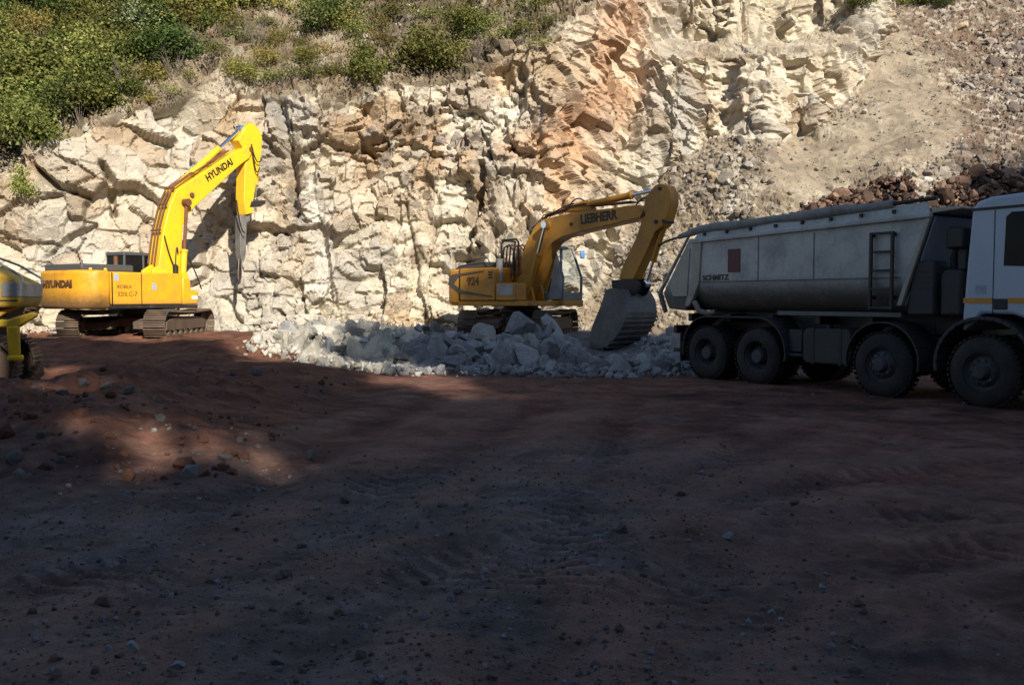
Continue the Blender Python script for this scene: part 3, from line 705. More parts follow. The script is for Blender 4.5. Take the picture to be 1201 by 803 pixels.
def track_parts(parent, side_y, L, H, W, rz, shoes=46):
    """crawler track: belt of grouser shoes, with frame, wheels and rollers as sub-parts"""
    rot = Matrix.Rotation(rz, 4, 'Z'); r = H / 2 - .06; a = L / 2 - H / 2; per = 4 * a + 2 * PI * r
    mb = MB()
    for i in range(shoes):
        s = i / shoes * per
        if s < 2 * a: p = (-a + s, r); t = (1, 0)
        elif s < 2 * a + PI * r: k = (s - 2 * a) / r; p = (a + math.sin(k) * r, math.cos(k) * r); t = (math.cos(k), -math.sin(k))
        elif s < 4 * a + PI * r: p = (a - (s - 2 * a - PI * r), -r); t = (-1, 0)
        else: k = (s - 4 * a - PI * r) / r; p = (-a - math.sin(k) * r, -math.cos(k) * r); t = (-math.cos(k), math.sin(k))
        sag = -.05 * math.sin(PI * (p[0] + a) / (2 * a)) if p[1] > r * .9 and abs(p[0]) < a else 0
        ang = math.atan2(t[1], t[0]); m = Matrix.Rotation(-ang, 3, 'Y')
        c = Vector((p[0], side_y, p[1] + H / 2 + sag)); nrm = Vector((-t[1], 0, t[0]))
        mb.box(c, (per / shoes * .93, W, .03), m)
        for q in (-.33, 0, .33): mb.box(c + nrm * .028 + Vector((t[0], 0, t[1])) * q * per / shoes, (.02, W * .98, .05 if q else .04), m)
        mb.box(c - nrm * .05, (per / shoes * .8, .2, .08), m)
    tr = mb.build('track', M['steel'], parent, rot=rot)
    fr = MB().prism([(-a * .95, H * .32), (a * .95, H * .32), (a * .95, H * .62), (a * .6, H * .74), (-a * .6, H * .74), (-a * .95, H * .62)], side_y - W * .28, side_y + W * .28).build('track_frame', M['steel'], tr, .02, rot=rot)
    for nm, x in (('sprocket', -a), ('idler', a)):
        b = MB().lathe([(0, -.16), (r * .3, -.16), (r * .34, -.1), (r * .78, -.08), (r * .82, -.13), (r * .9, -.13), (r * .9, .13), (r * .82, .13), (r * .78, .08), (r * .34, .1), (r * .3, .16), (0, .16)], (x, side_y, H / 2), (0, 1, 0), 28)
        if nm == 'sprocket':
            for k in range(19): b.box((x + math.cos(k * .3307) * r * .9, side_y, H / 2 + math.sin(k * .3307) * r * .9), (.09, .08, .07), Matrix.Rotation(-k * .3307, 3, 'Y'))
        b.build(nm, M['steel'], tr, rot=rot)
    for k in range(7): MB().lathe([(0, -.2), (.11, -.2), (.11, -.12), (.08, -.1), (.08, .1), (.11, .12), (.11, .2), (0, .2)], (-a * .8 + k * a * 1.6 / 6, side_y, .2), (0, 1, 0), 16).build('roller', M['steel'], tr, rot=rot)
    return tr

def undercarriage(root, L, H, W, gauge, rz):
    rot = Matrix.Rotation(rz, 4, 'Z')
    for s in (1, -1): track_parts(root, s * gauge / 2, L, H, W, rz)
    b = MB().b2(-.75, .75, -gauge / 2 + .2, gauge / 2 - .2, .45, .72)
    for s in (1, -1):
        for q in (1, -1): b.prism([(s * .5, .5), (s * 1.5, .35), (s * 1.5, .6), (s * .5, .75)], q * .35, q * (gauge / 2 - .1))
    b.build('centre_frame', M['steel'], root, .03, rot=rot)
    MB().lathe([(.0, .7), (.62, .7), (.62, .86), (.7, .88), (.7, 1.0), (.6, 1.02), (.6, 1.14), (0, 1.14)], (0, 0, 0), (0, 0, 1), 40).build('swing_ring', M['black'], root)

def ram(parent, name, a, b, r, mat, frac=.55, rodmat='chrome', y=0.0):
    """hydraulic cylinder from a to b (forward, up), with its rod as a sub-part"""
    A = Vector((a[0], y, a[1])); B = Vector((b[0], y, b[1])); m = A.lerp(B, frac); d = (B - A).normalized()
    o = MB().cyl(A, m, r, n=18).cyl(m - d * .06, m + d * .02, r * 1.18, n=18).cyl(A + Vector((0, -r * 1.1, 0)), A + Vector((0, r * 1.1, 0)), r * 1.25, n=16).build(name, M[mat], parent)
    MB().cyl(m, B, r * .55, n=14).cyl(B + Vector((0, -r * 1.1, 0)), B + Vector((0, r * 1.1, 0)), r * 1.15, n=16).build('piston_rod', M[rodmat], o)
    return o

def arcpts(a, b, sag, n=10, y0=0, y1=0, out=(0, -1)):
    """hose hanging between a and b (forward, up), bulging towards 'out'"""
    P = []
    for i in range(n + 1):
        t = i / n; k = 4 * t * (1 - t) * sag
        P.append((a[0] + (b[0] - a[0]) * t + out[0] * k, y0 + (y1 - y0) * t, a[1] + (b[1] - a[1]) * t + out[1] * k))
    return P

def cab(root, x0, x1, y0, y1, z0, z1, mat, nose=.35, pane='glass'):
    """operator's cab: posts and roof, panes as sub-parts"""
    p = .075; b = MB(); zl = z0 + .25
    side = [(x0, z0), (x1, z0), (x1 + .02, z0 + .75), (x1 - nose, z1), (x0 + .05, z1)]
    b.prism([(x0, z0), (x1, z0), (x1, zl), (x0, zl)], y0, y1)                       # sill
    b.prism([(x0 - .02, z1 - .09), (x1 - nose + .05, z1 - .09), (x1 - nose + .02, z1), (x0 + .06, z1 + .03)], y0 - .01, y1 + .01)
    for y in (y0, y1 - p):
        b.prism([(x0, z0), (x0 + p, z0), (x0 + p + .03, z1), (x0 + .03, z1)], y, y + p)
        b.prism([(x1 - p, z0), (x1, z0), (x1 + .02, z0 + .75), (x1 + .02 - p, z0 + .75)], y, y + p)
        b.prism([(x1 + .02 - p, z0 + .75), (x1 + .02, z0 + .75), (x1 - nose, z1), (x1 - nose - p, z1)], y, y + p)
        xm = (x0 + x1) / 2 - .1
        b.prism([(xm, z0), (xm + p, z0), (xm + p, z1 - .05), (xm, z1 - .05)], y, y + p)
        b.prism([(x0, zl), (xm, zl), (xm, zl + .38), (x0, zl + .38)], y + .01, y + p - .01)
    b.prism([(x0, zl), (x0 + p, zl), (x0 + p, zl + .35), (x0, zl + .35)], y0, y1)
    o = b.build('cab', M[mat], root, .018)
    mid = p * .5
    MB().prism([(x1 - .04, zl), (x1 - .025, zl), (x1 - .005, z0 + .75), (x1 - nose - .02, z1 - .09), (x1 - nose - .035, z1 - .09), (x1 - .02, z0 + .75)], y0 + p, y1 - p).build('windscreen', M[pane], o)
    for y in (y0 + mid, y1 - mid):
        MB().prism([(x0 + p, zl + .38), (x0 + .9 * (x1 - x0) , zl + .38), (x1 - nose - .02, z1 - .09), (x0 + p, z1 - .09)], y - .005, y + .005).build('side_window', M[pane], o)
    MB().b2(x0 + .02, x0 + .03, y0 + p, y1 - p, zl + .35, z1 - .09).build('rear_window', M[pane], o)
    s = MB().b2(x0 + .45, x0 + .95, (y0 + y1) / 2 - .25, (y0 + y1) / 2 + .25, z0 + .45, z0 + .6)
    s.prism([(x0 + .38, z0 + .5), (x0 + .5, z0 + .5), (x0 + .42, z0 + 1.2), (x0 + .3, z0 + 1.2)], (y0 + y1) / 2 - .24, (y0 + y1) / 2 + .24)
    s.b2(x0 + .5, x0 + .9, y0 + .2, y0 + .3, z0 + .5, z0 + .75).b2(x0 + .5, x0 + .9, y1 - .3, y1 - .2, z0 + .5, z0 + .75)
    s.build('operator_seat', M['black'], o, .03)
    return o

# ---- the ochre excavator in the middle, arm reaching to the right and forward, digging bucket on the heap
LC = (.3, 30.3, .33); LA = R(-45)
L = thing('excavator', 'ochre yellow excavator with a toothed digging bucket standing behind the blasted rock heap, partly shaded', 'excavator', LC, LA)
lp = plane_fn(LC, LA, -.28)
undercarriage(L, 4.3, .98, .62, 2.5, R(45 + 74))
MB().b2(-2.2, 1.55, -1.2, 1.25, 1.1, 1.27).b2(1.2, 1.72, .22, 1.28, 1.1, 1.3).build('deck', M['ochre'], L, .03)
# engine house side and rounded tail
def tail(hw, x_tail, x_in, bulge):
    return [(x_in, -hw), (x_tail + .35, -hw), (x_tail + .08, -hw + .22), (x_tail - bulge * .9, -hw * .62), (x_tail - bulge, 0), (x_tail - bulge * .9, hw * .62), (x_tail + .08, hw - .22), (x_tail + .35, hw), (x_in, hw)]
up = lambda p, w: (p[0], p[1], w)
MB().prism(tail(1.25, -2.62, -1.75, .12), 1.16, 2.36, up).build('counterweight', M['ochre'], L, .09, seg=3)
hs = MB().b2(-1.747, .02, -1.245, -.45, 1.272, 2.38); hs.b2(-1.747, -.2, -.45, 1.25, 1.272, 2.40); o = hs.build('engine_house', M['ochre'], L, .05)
g = MB()
for k in range(3): g.b2(-.30, -.10, -1.252, -1.24, 2.02 + k * .09, 2.07 + k * .09)
g.build('vent_slots', M['black'], o)
st = [(-2.2, 2.16), (-1.9, 2.20), (-.5, 2.28), (-.5, 2.25), (-1.75, 2.12), (-2.02, 1.86), (-1.6, 1.62), (-.1, 1.44), (-.1, 1.38), (-1.75, 1.52), (-2.34, 1.84)]
MB().prism(st, -1.262, -1.249).build('stripe', M['band'], o)
MB().b2(-1.755, -1.74, -1.258, -1.22, 1.3, 2.34).build('panel_gap', M['black'], o)
text_part('lettering', '924', .40, M['letter_brown'], o, frame((-1.35, -1.256, 1.72), (1, 0, 0), (0, 0, 1)), 1.0, .003, bold=.011)
hd = MB().prism([(-2.4, 2.36), (-.3, 2.4), (-.35, 2.58), (-1.3, 2.62), (-2.2, 2.5)], -.9, .9).build('engine_hood', M['dark_grey'], L, .05)
for y in (-1.0, .95): MB().tube([(-2.2, y, 2.36), (-2.2, y, 2.62), (-.6, y, 2.72), (-.4, y, 2.4)], .016).build('handrail', M['black'], L)
MB().cyl((-.06, -.95, 1.9), (-.06, -.95, 2.62), .115, n=20).cyl((-.06, -.95, 2.62), (-.06, -.95, 2.66), .13, n=20).build('air_cleaner', M['mid_grey'], L)
bx = MB().b2(.06, .98, -1.25, -.72, 1.272, 1.86).build('tool_box', M['ochre'], L, .04)
MB().b2(.16, .88, -1.268, -1.248, 1.45, 1.80).build('step_panel', M['mid_grey'], bx, .01)
# hose bundle behind the boom foot inside a guard frame
gd = MB(); gd.tube([(-.2, -.72, 2.3), (-.2, -.72, 3.18), (-.1, -.72, 3.3), (.5, -.72, 3.3), (.6, -.72, 3.2), (.6, -.72, 2.4)], .035); gd.tube([(-.2, -.1, 2.3), (-.2, -.1, 3.2), (-.15, -.1, 3.28)], .03)
gd.tube([(-.15, -.72, 3.28), (-.15, -.1, 3.28)], .03); gd.build('guard_frame', M['black'], L)
for k in range(7):
    y = -.66 + k * .07; q = -.12 + k * .09
    MB().tube([(q - .05, y, 2.1), (q - .08, y, 2.7), (q - .02, y, 3.05 + .03 * (k % 3)), (q + .12, y + .1, 3.16 - .02 * (k % 2)), (q + .22, y + .22, 2.95), (q + .22, y + .3, 2.4)], .028).build('hose', M['hose_brown' if k % 3 else 'hose'], L)
tw = MB().prism([(.0, 1.27), (1.0, 1.27), (.75, 2.1), (.45, 2.2), (.2, 2.0)], -.40, -.30).prism([(.0, 1.27), (1.0, 1.27), (.75, 2.1), (.45, 2.2), (.2, 2.0)], .10, .16)
tw.build('boom_tower', M['ochre'], L, .02)
cab(L, -.05, 1.70, .24, 1.24, 1.30, 3.10, 'cab_grey', .42)
MB().prism([(1.05, 1.32), (1.66, 1.32), (1.70, 2.0), (1.45, 2.75), (1.40, 2.75), (1.25, 2.0)], .19, .235).build('cab_side_panel', M['mid_grey'], L, .01)
mi = MB().tube([(1.3, 1.24, 2.9), (1.5, 1.42, 2.95)], .014).build('mirror', M['black'], L); MB().b2(1.47, 1.55, 1.36, 1.54, 2.70, 2.98).build('mirror_shell', M['mirror_blue'], mi, .03)
# boom and stick, outlines measured in the machine's plane
P_ = lambda pts: [lp(490 + x / 3.088, 190 + y / 3.088) for x, y in pts]
bo = P_([(352, 505), (345, 440), (392, 290), (425, 230), (450, 208), (560, 183), (690, 168), (795, 155), (816, 176), (804, 203), (720, 222), (600, 250), (520, 272), (485, 292), (460, 330), (425, 420), (398, 500), (375, 515)])
boom = MB().prism(bo, -.28, .28).build('boom', M['ochre'], L, .025)
lt = lp(490 + 590 / 3.088, 190 + 231 / 3.088); lt2 = lp(490 + 724 / 3.088, 190 + 212 / 3.088); w = math.hypot(lt2[0] - lt[0], lt2[1] - lt[1])
tp = text_part('lettering', 'LIEBHERR', .40, M['letter'], boom, frame((lt[0], -.286, lt[1] - .02), (lt2[0] - lt[0], 0, lt2[1] - lt[1]), (0, 0, 1)), 1.0, .004, bold=.014)
bb = [v.co.copy() for v in tp.data.vertices]; x0_ = min((Vector(c) - Vector((lt[0], 0, lt[1]))).length for c in bb); ext = max(math.hypot(c.x - lt[0], c.z - lt[1]) for c in bb)
tp.data.transform(frame((lt[0], 0, lt[1]), (lt2[0] - lt[0], 0, lt2[1] - lt[1]), (0, 0, 1)) @ Matrix.Diagonal((w / ext, 1, 1, 1)) @ frame((lt[0], 0, lt[1]), (lt2[0] - lt[0], 0, lt2[1] - lt[1]), (0, 0, 1)).inverted())
pn = lp(490 + 472 / 3.088, 190 + 228 / 3.088); MB().cyl((pn[0], -.33, pn[1]), (pn[0], .33, pn[1]), .13, n=20).build('boom_pin', M['ochre'], boom)
pn2 = lp(490 + 556 / 3.088, 190 + 225 / 3.088); MB().cyl((pn2[0], -.30, pn2[1]), (pn2[0], .30, pn2[1]), .06, n=16).build('boom_pin', M['black'], boom)
for y in (-.40, .40): ram(L, 'boom_cylinder', lp(490 + 400 / 3.088, 190 + 500 / 3.088), pn, .10, 'ochre', .62, 'chrome', y)
sk = P_([(818, 128), (850, 88), (868, 76), (896, 84), (910, 110), (910, 150), (896, 202), (882, 230), (854, 252), (826, 318), (776, 425), (722, 425), (738, 372), (788, 268), (806, 205)])
stick = MB().prism(sk, -.21, .21).build('stick', M['ochre'], L, .02)
for u_, v_ in ((858, 216), (886, 214), (872, 96), (812, 190)):
    q = P_([(u_, v_)])[0]; MB().cyl((q[0], -.25, q[1]), (q[0], .25, q[1]), .055, n=16).build('stick_pin', M['black'], stick)
br = MB().prism(P_([(520, 182), (560, 150), (590, 140), (610, 150), (620, 176)]), -.14, .14).build('cylinder_bracket', M['ochre'], boom, .015)
ram(L, 'stick_cylinder', P_([(597, 152)])[0], P_([(866, 92)])[0], .105, 'ochre', .60)
lk = P_([(742, 420)])[0]
ram(L, 'bucket_cylinder', P_([(884, 190)])[0], P_([(806, 440)])[0], .09, 'ochre', .66)
link_ = MB().prism(P_([(702, 428), (790, 422), (806, 445), (790, 480), (760, 490), (705, 475)]), -.30, -.22).prism(P_([(702, 428), (790, 422), (806, 445), (790, 480), (760, 490), (705, 475)]), .22, .30)
link_.prism(P_([(710, 436), (780, 432), (780, 470), (715, 470)]), -.22, .22).build('bucket_linkage', M['black'], L, .02)
for i, (a, b, sag) in enumerate((((430, 215), (560, 150), 0.05), ((400, 240), (600, 150), .16), ((520, 178), (590, 140), .22), ((760, 165), (850, 150), .25), ((700, 165), (800, 175), .1), ((790, 165), (800, 268), .12))):
    pa, pb = P_([a, b]); MB().tube(arcpts(pa, pb, sag, 12, -.2 + .08 * i, -.22 + .05 * i, (0, 1)), .022).build('hose', M['hose'], L)
hp = MB()
for y in (-.22, -.12, .0, .12): hp.tube([(q[0], y, q[1] + .05) for q in P_([(410, 262), (452, 197), (560, 168), (690, 156), (770, 148)])], .02)
hp.build('hydraulic_pipes', M['rust'], boom)
# digging bucket
def bucket(root, hinge, tip, back, W, mat):
    ang = 0; shell = [tip, (tip[0] + .42, tip[1] - .02), (tip[0] + .85, tip[1] + .10), (back[0] - .28, back[1] - .62), (back[0] - .05, back[1] - .25), back, (back[0] - .07, back[1] + .38), (back[0] - .30, back[1] + .70), (hinge[0] + .12, hinge[1] + .02), (hinge[0] - .12, hinge[1] - .02)]
    b = MB().sheet(shell, -W / 2, W / 2, .05); o = b.build('bucket', M[mat], root, .012)
    sp = MB(); out = [(tip[0] + .12, tip[1] + .06)] + [(p[0] - .01, p[1] + .01) for p in shell[1:]] + [(hinge[0] - .30, hinge[1] - .45), (tip[0] + .18, tip[1] + .62)]
    for y in (-W / 2 - .02, W / 2 - .02): sp.prism(out, y, y + .04)
    sp.build('side_plate', M[mat], o, .01)
    t = MB()
    for k in range(5):
        y = -W / 2 + .1 + k * (W - .2) / 4
        t.prism([(tip[0] + .15, tip[1] - .05), (tip[0] - .20, tip[1] - .05), (tip[0] + .1, tip[1] + .07)], y - .06, y + .06).build('tooth', M['bucket_steel'], o, .01) if False else MB().prism([(tip[0] + .18, tip[1] - .06), (tip[0] - .22, tip[1] - .06), (tip[0] + .1, tip[1] + .08)], y - .065, y + .065).build('tooth', M['black'], o, .012)
    rb = MB()
    for k in range(9):
        i = 1 + k * .44; j = int(i); f = i - j; a, c = shell[j], shell[min(j + 1, len(shell) - 1)]; p = (a[0] + (c[0] - a[0]) * f, a[1] + (c[1] - a[1]) * f)
        tx = Vector((c[0] - a[0], 0, c[1] - a[1])).normalized(); n_ = Vector((tx.z, 0, -tx.x))
        rb.box(Vector((p[0], 0, p[1])) + n_ * .02, (.07, W + .05, .045), Matrix(((tx.x, 0, n_.x), (0, 1, 0), (tx.z, 0, n_.z))))
    rb.build('wear_strips', M['bucket_steel'], o, .008)
    e = MB()
    for y in (-.24, .18): e.prism([(hinge[0] - .18, hinge[1] - .05), (hinge[0] + .55, hinge[1] - .12), (hinge[0] + .34, hinge[1] + .22), (hinge[0], hinge[1] + .24)], y, y + .06)
    e.build('hinge_ears', M['black'], o, .012)
    return o
bucket(L, (4.45, 1.62), (3.58, -.20), (5.12, .92), 1.50, 'bucket_steel')

# ---- the bright yellow excavator at the left with a rock breaker on its arm
HC = (-12.55, 30.0, .33); HA = R(58)
H = thing('excavator', 'bright yellow excavator with a rock breaker on its raised arm at the left', 'excavator', HC, HA)
hpf = plane_fn(HC, HA, -.30)
undercarriage(H, 4.7, 1.0, .70, 2.72, R(34 - 2))
MB().b2(-2.4, 1.2, -1.33, 1.38, 1.02, 1.14).b2(-.6, 1.25, -1.36, -.95, 1.02, 1.14).build('deck', M['black'], H, .03)
cw = MB().prism(tail(1.38, -2.80, -2.00, .14), 1.02, 2.22, up).build('counterweight', M['yellow_rear'], H, .10, seg=3)
tx0 = (-3.12, .55); tx1 = (-3.06, -.55)
text_part('lettering', 'HYUNDAI', .30, M['letter_brown'], cw, frame((-2.945, .74, 1.64), (0, -1, 0), (0, 0, 1)), 1.16, .02, bold=.012)
ho = MB().b2(-1.997, .62, -1.38, -.42, 1.145, 2.18).b2(-1.997, .1, -.42, 1.37, 1.145, 2.16).build('engine_house', M['yellow_side'], H, .05)
MB().prism([(.63, 1.145), (1.25, 1.145), (1.25, 1.60), (.98, 1.64), (.95, 2.02), (.63, 2.06)], -1.37, -.80).build('tool_box', M['yellow_side'], H, .05)
MB().b2(.99, 1.22, -1.388, -1.365, 1.32, 1.44).build('work_lamp', M['lamp'], H, .005)
MB().b2(-1.99, -1.95, -1.388, -1.375, 1.16, 2.16).build('panel_gap', M['black'], ho)
MB().b2(-.95, -.92, -1.388, -1.375, 1.16, 2.14).build('panel_gap', M['letter_brown'], ho)
text_part('lettering', 'ROBEX', .16, M['letter_brown'], ho, frame((-1.80, -1.383, 1.63), (1, 0, 0), (0, 0, 1)), 1.0, .003)
text_part('lettering', '320LC-7', .20, M['letter_brown'], ho, frame((-1.80, -1.383, 1.38), (1, 0, 0), (0, 0, 1)), 1.0, .003)
sk_ = MB()
for x, z in ((-1.9, 1.9), (-.55, 1.62)): sk_.b2(x, x + .16, -1.386, -1.37, z, z + .22)
sk_.build('warning_label', M['sticker'], ho)
hd = MB().b2(-2.7, -.9, -.95, 1.05, 2.185, 2.42).build('engine_hood', M['dark_grey'], H, .05)
bl = MB()
for k in range(2): bl.lathe([(0, 0), (.05, 0), (.05, .07), (0, .08)], (-2.5 + .5 * k, -1.1 + .0 * k, 2.22), (0, 0, 1), 12)
bl.build('lifting_eye', M['yellow'], cw)
c_ = cab(H, -.35, 1.35, .40, 1.38, 1.16, 2.90, 'dark_grey', .3, 'glass_dark')
MB().cyl((-1.1, -.3, 2.4), (-1.1, -.3, 2.72), .07, n=16).build('exhaust_pipe', M['rust'], H)
tw = MB()
for y0, y1 in ((-.62, -.50), (-.10, .02)): tw.prism([(-.15, 1.15), (.95, 1.15), (.80, 2.2), (.4, 2.5), (.05, 2.3)], y0 + .0, y1)
tw.build('boom_tower', M['yellow'], H, .02)
Q_ = lambda pts: [hpf(160 + x / 3.824, 130 + y / 3.824) for x, y in pts]
hb = Q_([(100, 790), (98, 700), (120, 540), (150, 420), (180, 355), (262, 300), (340, 250), (430, 190), (498, 160), (522, 182), (505, 215), (470, 240), (440, 265), (340, 360), (262, 430), (228, 470), (206, 520), (203, 640), (203, 790)])
hbm = MB().prism(hb, -.32, .32).build('boom', M['yellow'], H, .03)
lt = Q_([(322, 326)])[0]; lt2 = Q_([(436, 246)])[0]; w = math.hypot(lt2[0] - lt[0], lt2[1] - lt[1])
lf = frame((lt[0], -.326, lt[1]), (lt2[0] - lt[0], 0, lt2[1] - lt[1]), (0, 0, 1)); tp = text_part('lettering', 'HYUNDAI', .34, M['letter'], hbm, Matrix(), 1, .004, bold=.012)
ext = max(v.co.x for v in tp.data.vertices); tp.data.transform(lf @ Matrix.Diagonal((w / ext, 1, 1, 1)))
for u_, v_ in ((246, 378), (210, 415), (512, 175)):
    q = Q_([(u_, v_)])[0]; MB().cyl((q[0], -.37, q[1]), (q[0], .37, q[1]), .09, n=18).build('boom_pin', M['rust'], hbm)
for y in (-.46, .46): ram(H, 'boom_cylinder', Q_([(195, 740)])[0], Q_([(212, 412)])[0], .11, 'yellow', .35, 'rust', y)
hs_ = Q_([(462, 130), (500, 70), (525, 52), (555, 80), (570, 118), (566, 190), (548, 300), (530, 400), (528, 458), (496, 466), (488, 400), (492, 250), (498, 190)])
hst = MB().prism(hs_, -.24, .24).build('stick', M['yellow'], H, .025)
ram(H, 'stick_cylinder', Q_([(180, 360)])[0], Q_([(492, 78)])[0], .12, 'yellow', .66, 'chrome', 0)
ram(H, 'bucket_cylinder', Q_([(566, 150)])[0], Q_([(556, 405)])[0], .10, 'yellow', .70)
MB().prism(Q_([(520, 405), (582, 400), (584, 416), (560, 430), (512, 432)]), -.26, .26).build('bucket_linkage', M['black'], H, .02)
brk = MB().prism(Q_([(478, 470), (522, 458), (524, 490), (508, 505), (504, 640), (497, 672), (486, 672), (479, 640)]), -.15, .15).build('rock_breaker', M['breaker'], H, .02)
q0, q1 = Q_([(491, 668), (489, 775)]); MB().tube([(q0[0], 0, q0[1] + .1), (q1[0], 0, q1[1] + .25), (q1[0], 0, q1[1])], [.075, .075, .02], 14).build('chisel', M['chrome'], brk)
pp = MB(); pl = Q_([(92, 690), (112, 540), (140, 425), (172, 352), (262, 286), (340, 238), (425, 184)])
for y in (-.24, -.08, .10): pp.tube([(p[0] - .06, y, p[1] + .04) for p in pl], .028)
for i in range(1, 6): pp.box((pl[i][0] - .05, -.07, pl[i][1] + .04), (.06, .5, .06))
pp.build('hydraulic_pipes', M['hose_brown'], hbm)
for a, b, sag, y in (((515, 160), (545, 255), .5, -.34), ((510, 150), (560, 200), .45, -.36), ((120, 560), (165, 705), .12, -.36), ((180, 640), (165, 700), -.4, -.38), ((205, 645), (272, 800), -.12, -.5), ((445, 400), (480, 545), .35, -.34)):
    pa, pb = Q_([a, b]); MB().tube(arcpts(pa, pb, sag, 12, y, y - .04), .024).build('hose', M['hose'], H)
q = Q_([(166, 710)])[0]; MB().lathe([(0, -.16), (.09, -.14), (.10, .1), (0, .2)], (q[0], -.42, q[1]), (0, 0, 1), 14).build('filter_can', M['black'], H)

# ---- old yellow crawler machine cut off by the left edge of the photograph
KC = (-9.28, 14.4, .12)
K = thing('tracked_loader', 'old yellow tracked loader with handrails, cut by the left edge on red earth', 'loader', KC, R(18))
for s in (-1, 1): track_parts(K, s * .78, 2.6, .98, .50, 0, 30)
MB().b2(-1.3, 1.0, -.5, .5, .45, .95).prism([(-.9, .9), (.9, .9), (1.15, 1.45), (-1.2, 1.45)], -.62, .62).build('chassis', M['black'], K, .03)
hl = MB().prism([(-2.2, 1.40), (1.28, 1.40), (1.34, 1.52), (1.34, 1.80), (1.0, 1.98), (.72, 2.10), (-2.2, 2.10)], -.85, .85).build('engine_house', M['old_yellow'], K, .04)
MB().b2(1.06, 1.352, -.858, .858, 1.56, 1.80).build('rear_panel', M['mid_grey'], hl, .02)
MB().b2(-2.2, 1.29, -.856, -.846, 1.50, 1.52).build('panel_gap', M['black'], hl)
for y in (-.8, .8):
    rl = MB(); rl.tube([(.55, y, 2.1), (.70, y, 2.24), (1.0, y, 2.12), (1.34, y, 1.90), (1.36, y, 1.80)], .02); rl.tube([(.1, y, 2.1), (.28, y, 2.30), (.62, y, 2.24), (1.02, y, 1.86)], .022); rl.tube([(.72, y, 2.10), (1.0, y, 1.84)], .015)
    rl.build('handrail', M['mid_grey'], K)
MB().cyl((.18, -.2, 2.1), (.18, -.2, 2.28), .10, n=18).build('filler_cap', M['black'], K)
MB().b2(-.30, -.22, -.80, -.72, 2.1, 3.45).b2(-.34, -.16, -.86, -.66, 3.2, 3.45).build('cab_post', M['black'], K, .01)
MB().prism([(1.20, .66), (1.36, .66), (1.36, 1.12), (1.18, 1.12)], -1.16, -1.06).prism([(1.18, .58), (1.40, .58), (1.40, .67), (1.18, .67)], -1.18, -1.04).prism([(.9, 1.10), (1.36, 1.10), (1.62, 1.28), (1.55, 1.34), (1.2, 1.22), (.9, 1.22)], -1.14, -.98).build('lift_arm_bracket', M['yellow'], K, .03)  # brighter yellow than the machine, stands in for sunlight on the bracket
MB().prism([(.6, 1.30), (1.30, 1.42), (1.1, 1.32), (.9, 1.18), (.55, 1.12)], -.70, -.5).build('underguard', M['old_yellow'], K, .02)
MB().b2(-2.0, -.6, -.7, .7, 3.3, 3.42).build('cab_roof', M['old_yellow'], K, .04)
cb = MB()
for x in (-2.0, -.68):
    for y in (-.7, .62): cb.b2(x, x + .08, y, y + .08, 2.1, 3.3)
cb.build('cab_frame', M['black'], K)
# ------------------------------------------------------------------ the tipper truck, facing right and towards the camera
TA = math.atan2(-.842, .539)
T = thing('tipper_truck', 'white cab tipper truck with a dirty grey round bottomed body standing shaded at the right', 'truck', (5.03, 18.96, -.01), TA)
WR = .56; AX = (0.0, 1.35, 4.08, 5.80)
fr = MB()
for y in (-.43, .36): fr.b2(-1.05, 6.7, y, y + .07, .78, 1.04)
for x in (-1.0, -.4, .7, 2.2, 3.1, 4.9, 6.4): fr.b2(x, x + .12, -.37, .37, .82, 1.0)
fr.build('chassis_frame', M['black'], T, .01)
for x in AX: MB().cyl((x, -.95, WR), (x, .95, WR), .10, n=16).lathe([(0, -.22), (.16, -.2), (.24, 0), (.16, .2), (0, .22)], (x, 0, WR), (0, 1, 0), 18).build('axle', M['black'], T)
def tyre(o, y0, y1, x, parent):
    w = y1 - y0; b = MB()
    b.lathe([(.30, 0), (.36, -.01), (.46, .0 + .01), (.525, .045), (WR - .01, .08), (WR - .012, w - .08), (.525, w - .045), (.46, w - .01), (.36, w + .01), (.30, w)], (x, y0, WR), (0, 1, 0), 56, True)
    for k in range(38):
        a = 2 * PI * k / 38
        for q, sh in ((.28, .0), (.72, .5)):
            aa_ = a + sh * 2 * PI / 38
            b.box((x + math.cos(aa_) * (WR - .004), y0 + w * q, WR + math.sin(aa_) * (WR - .004)), (.024, w * .40, .055), Matrix.Rotation(-aa_, 3, 'Y') @ Matrix.Rotation(.25 if q < .5 else -.25, 3, 'X'))
    b.build('tyre', M['rubber'], parent)
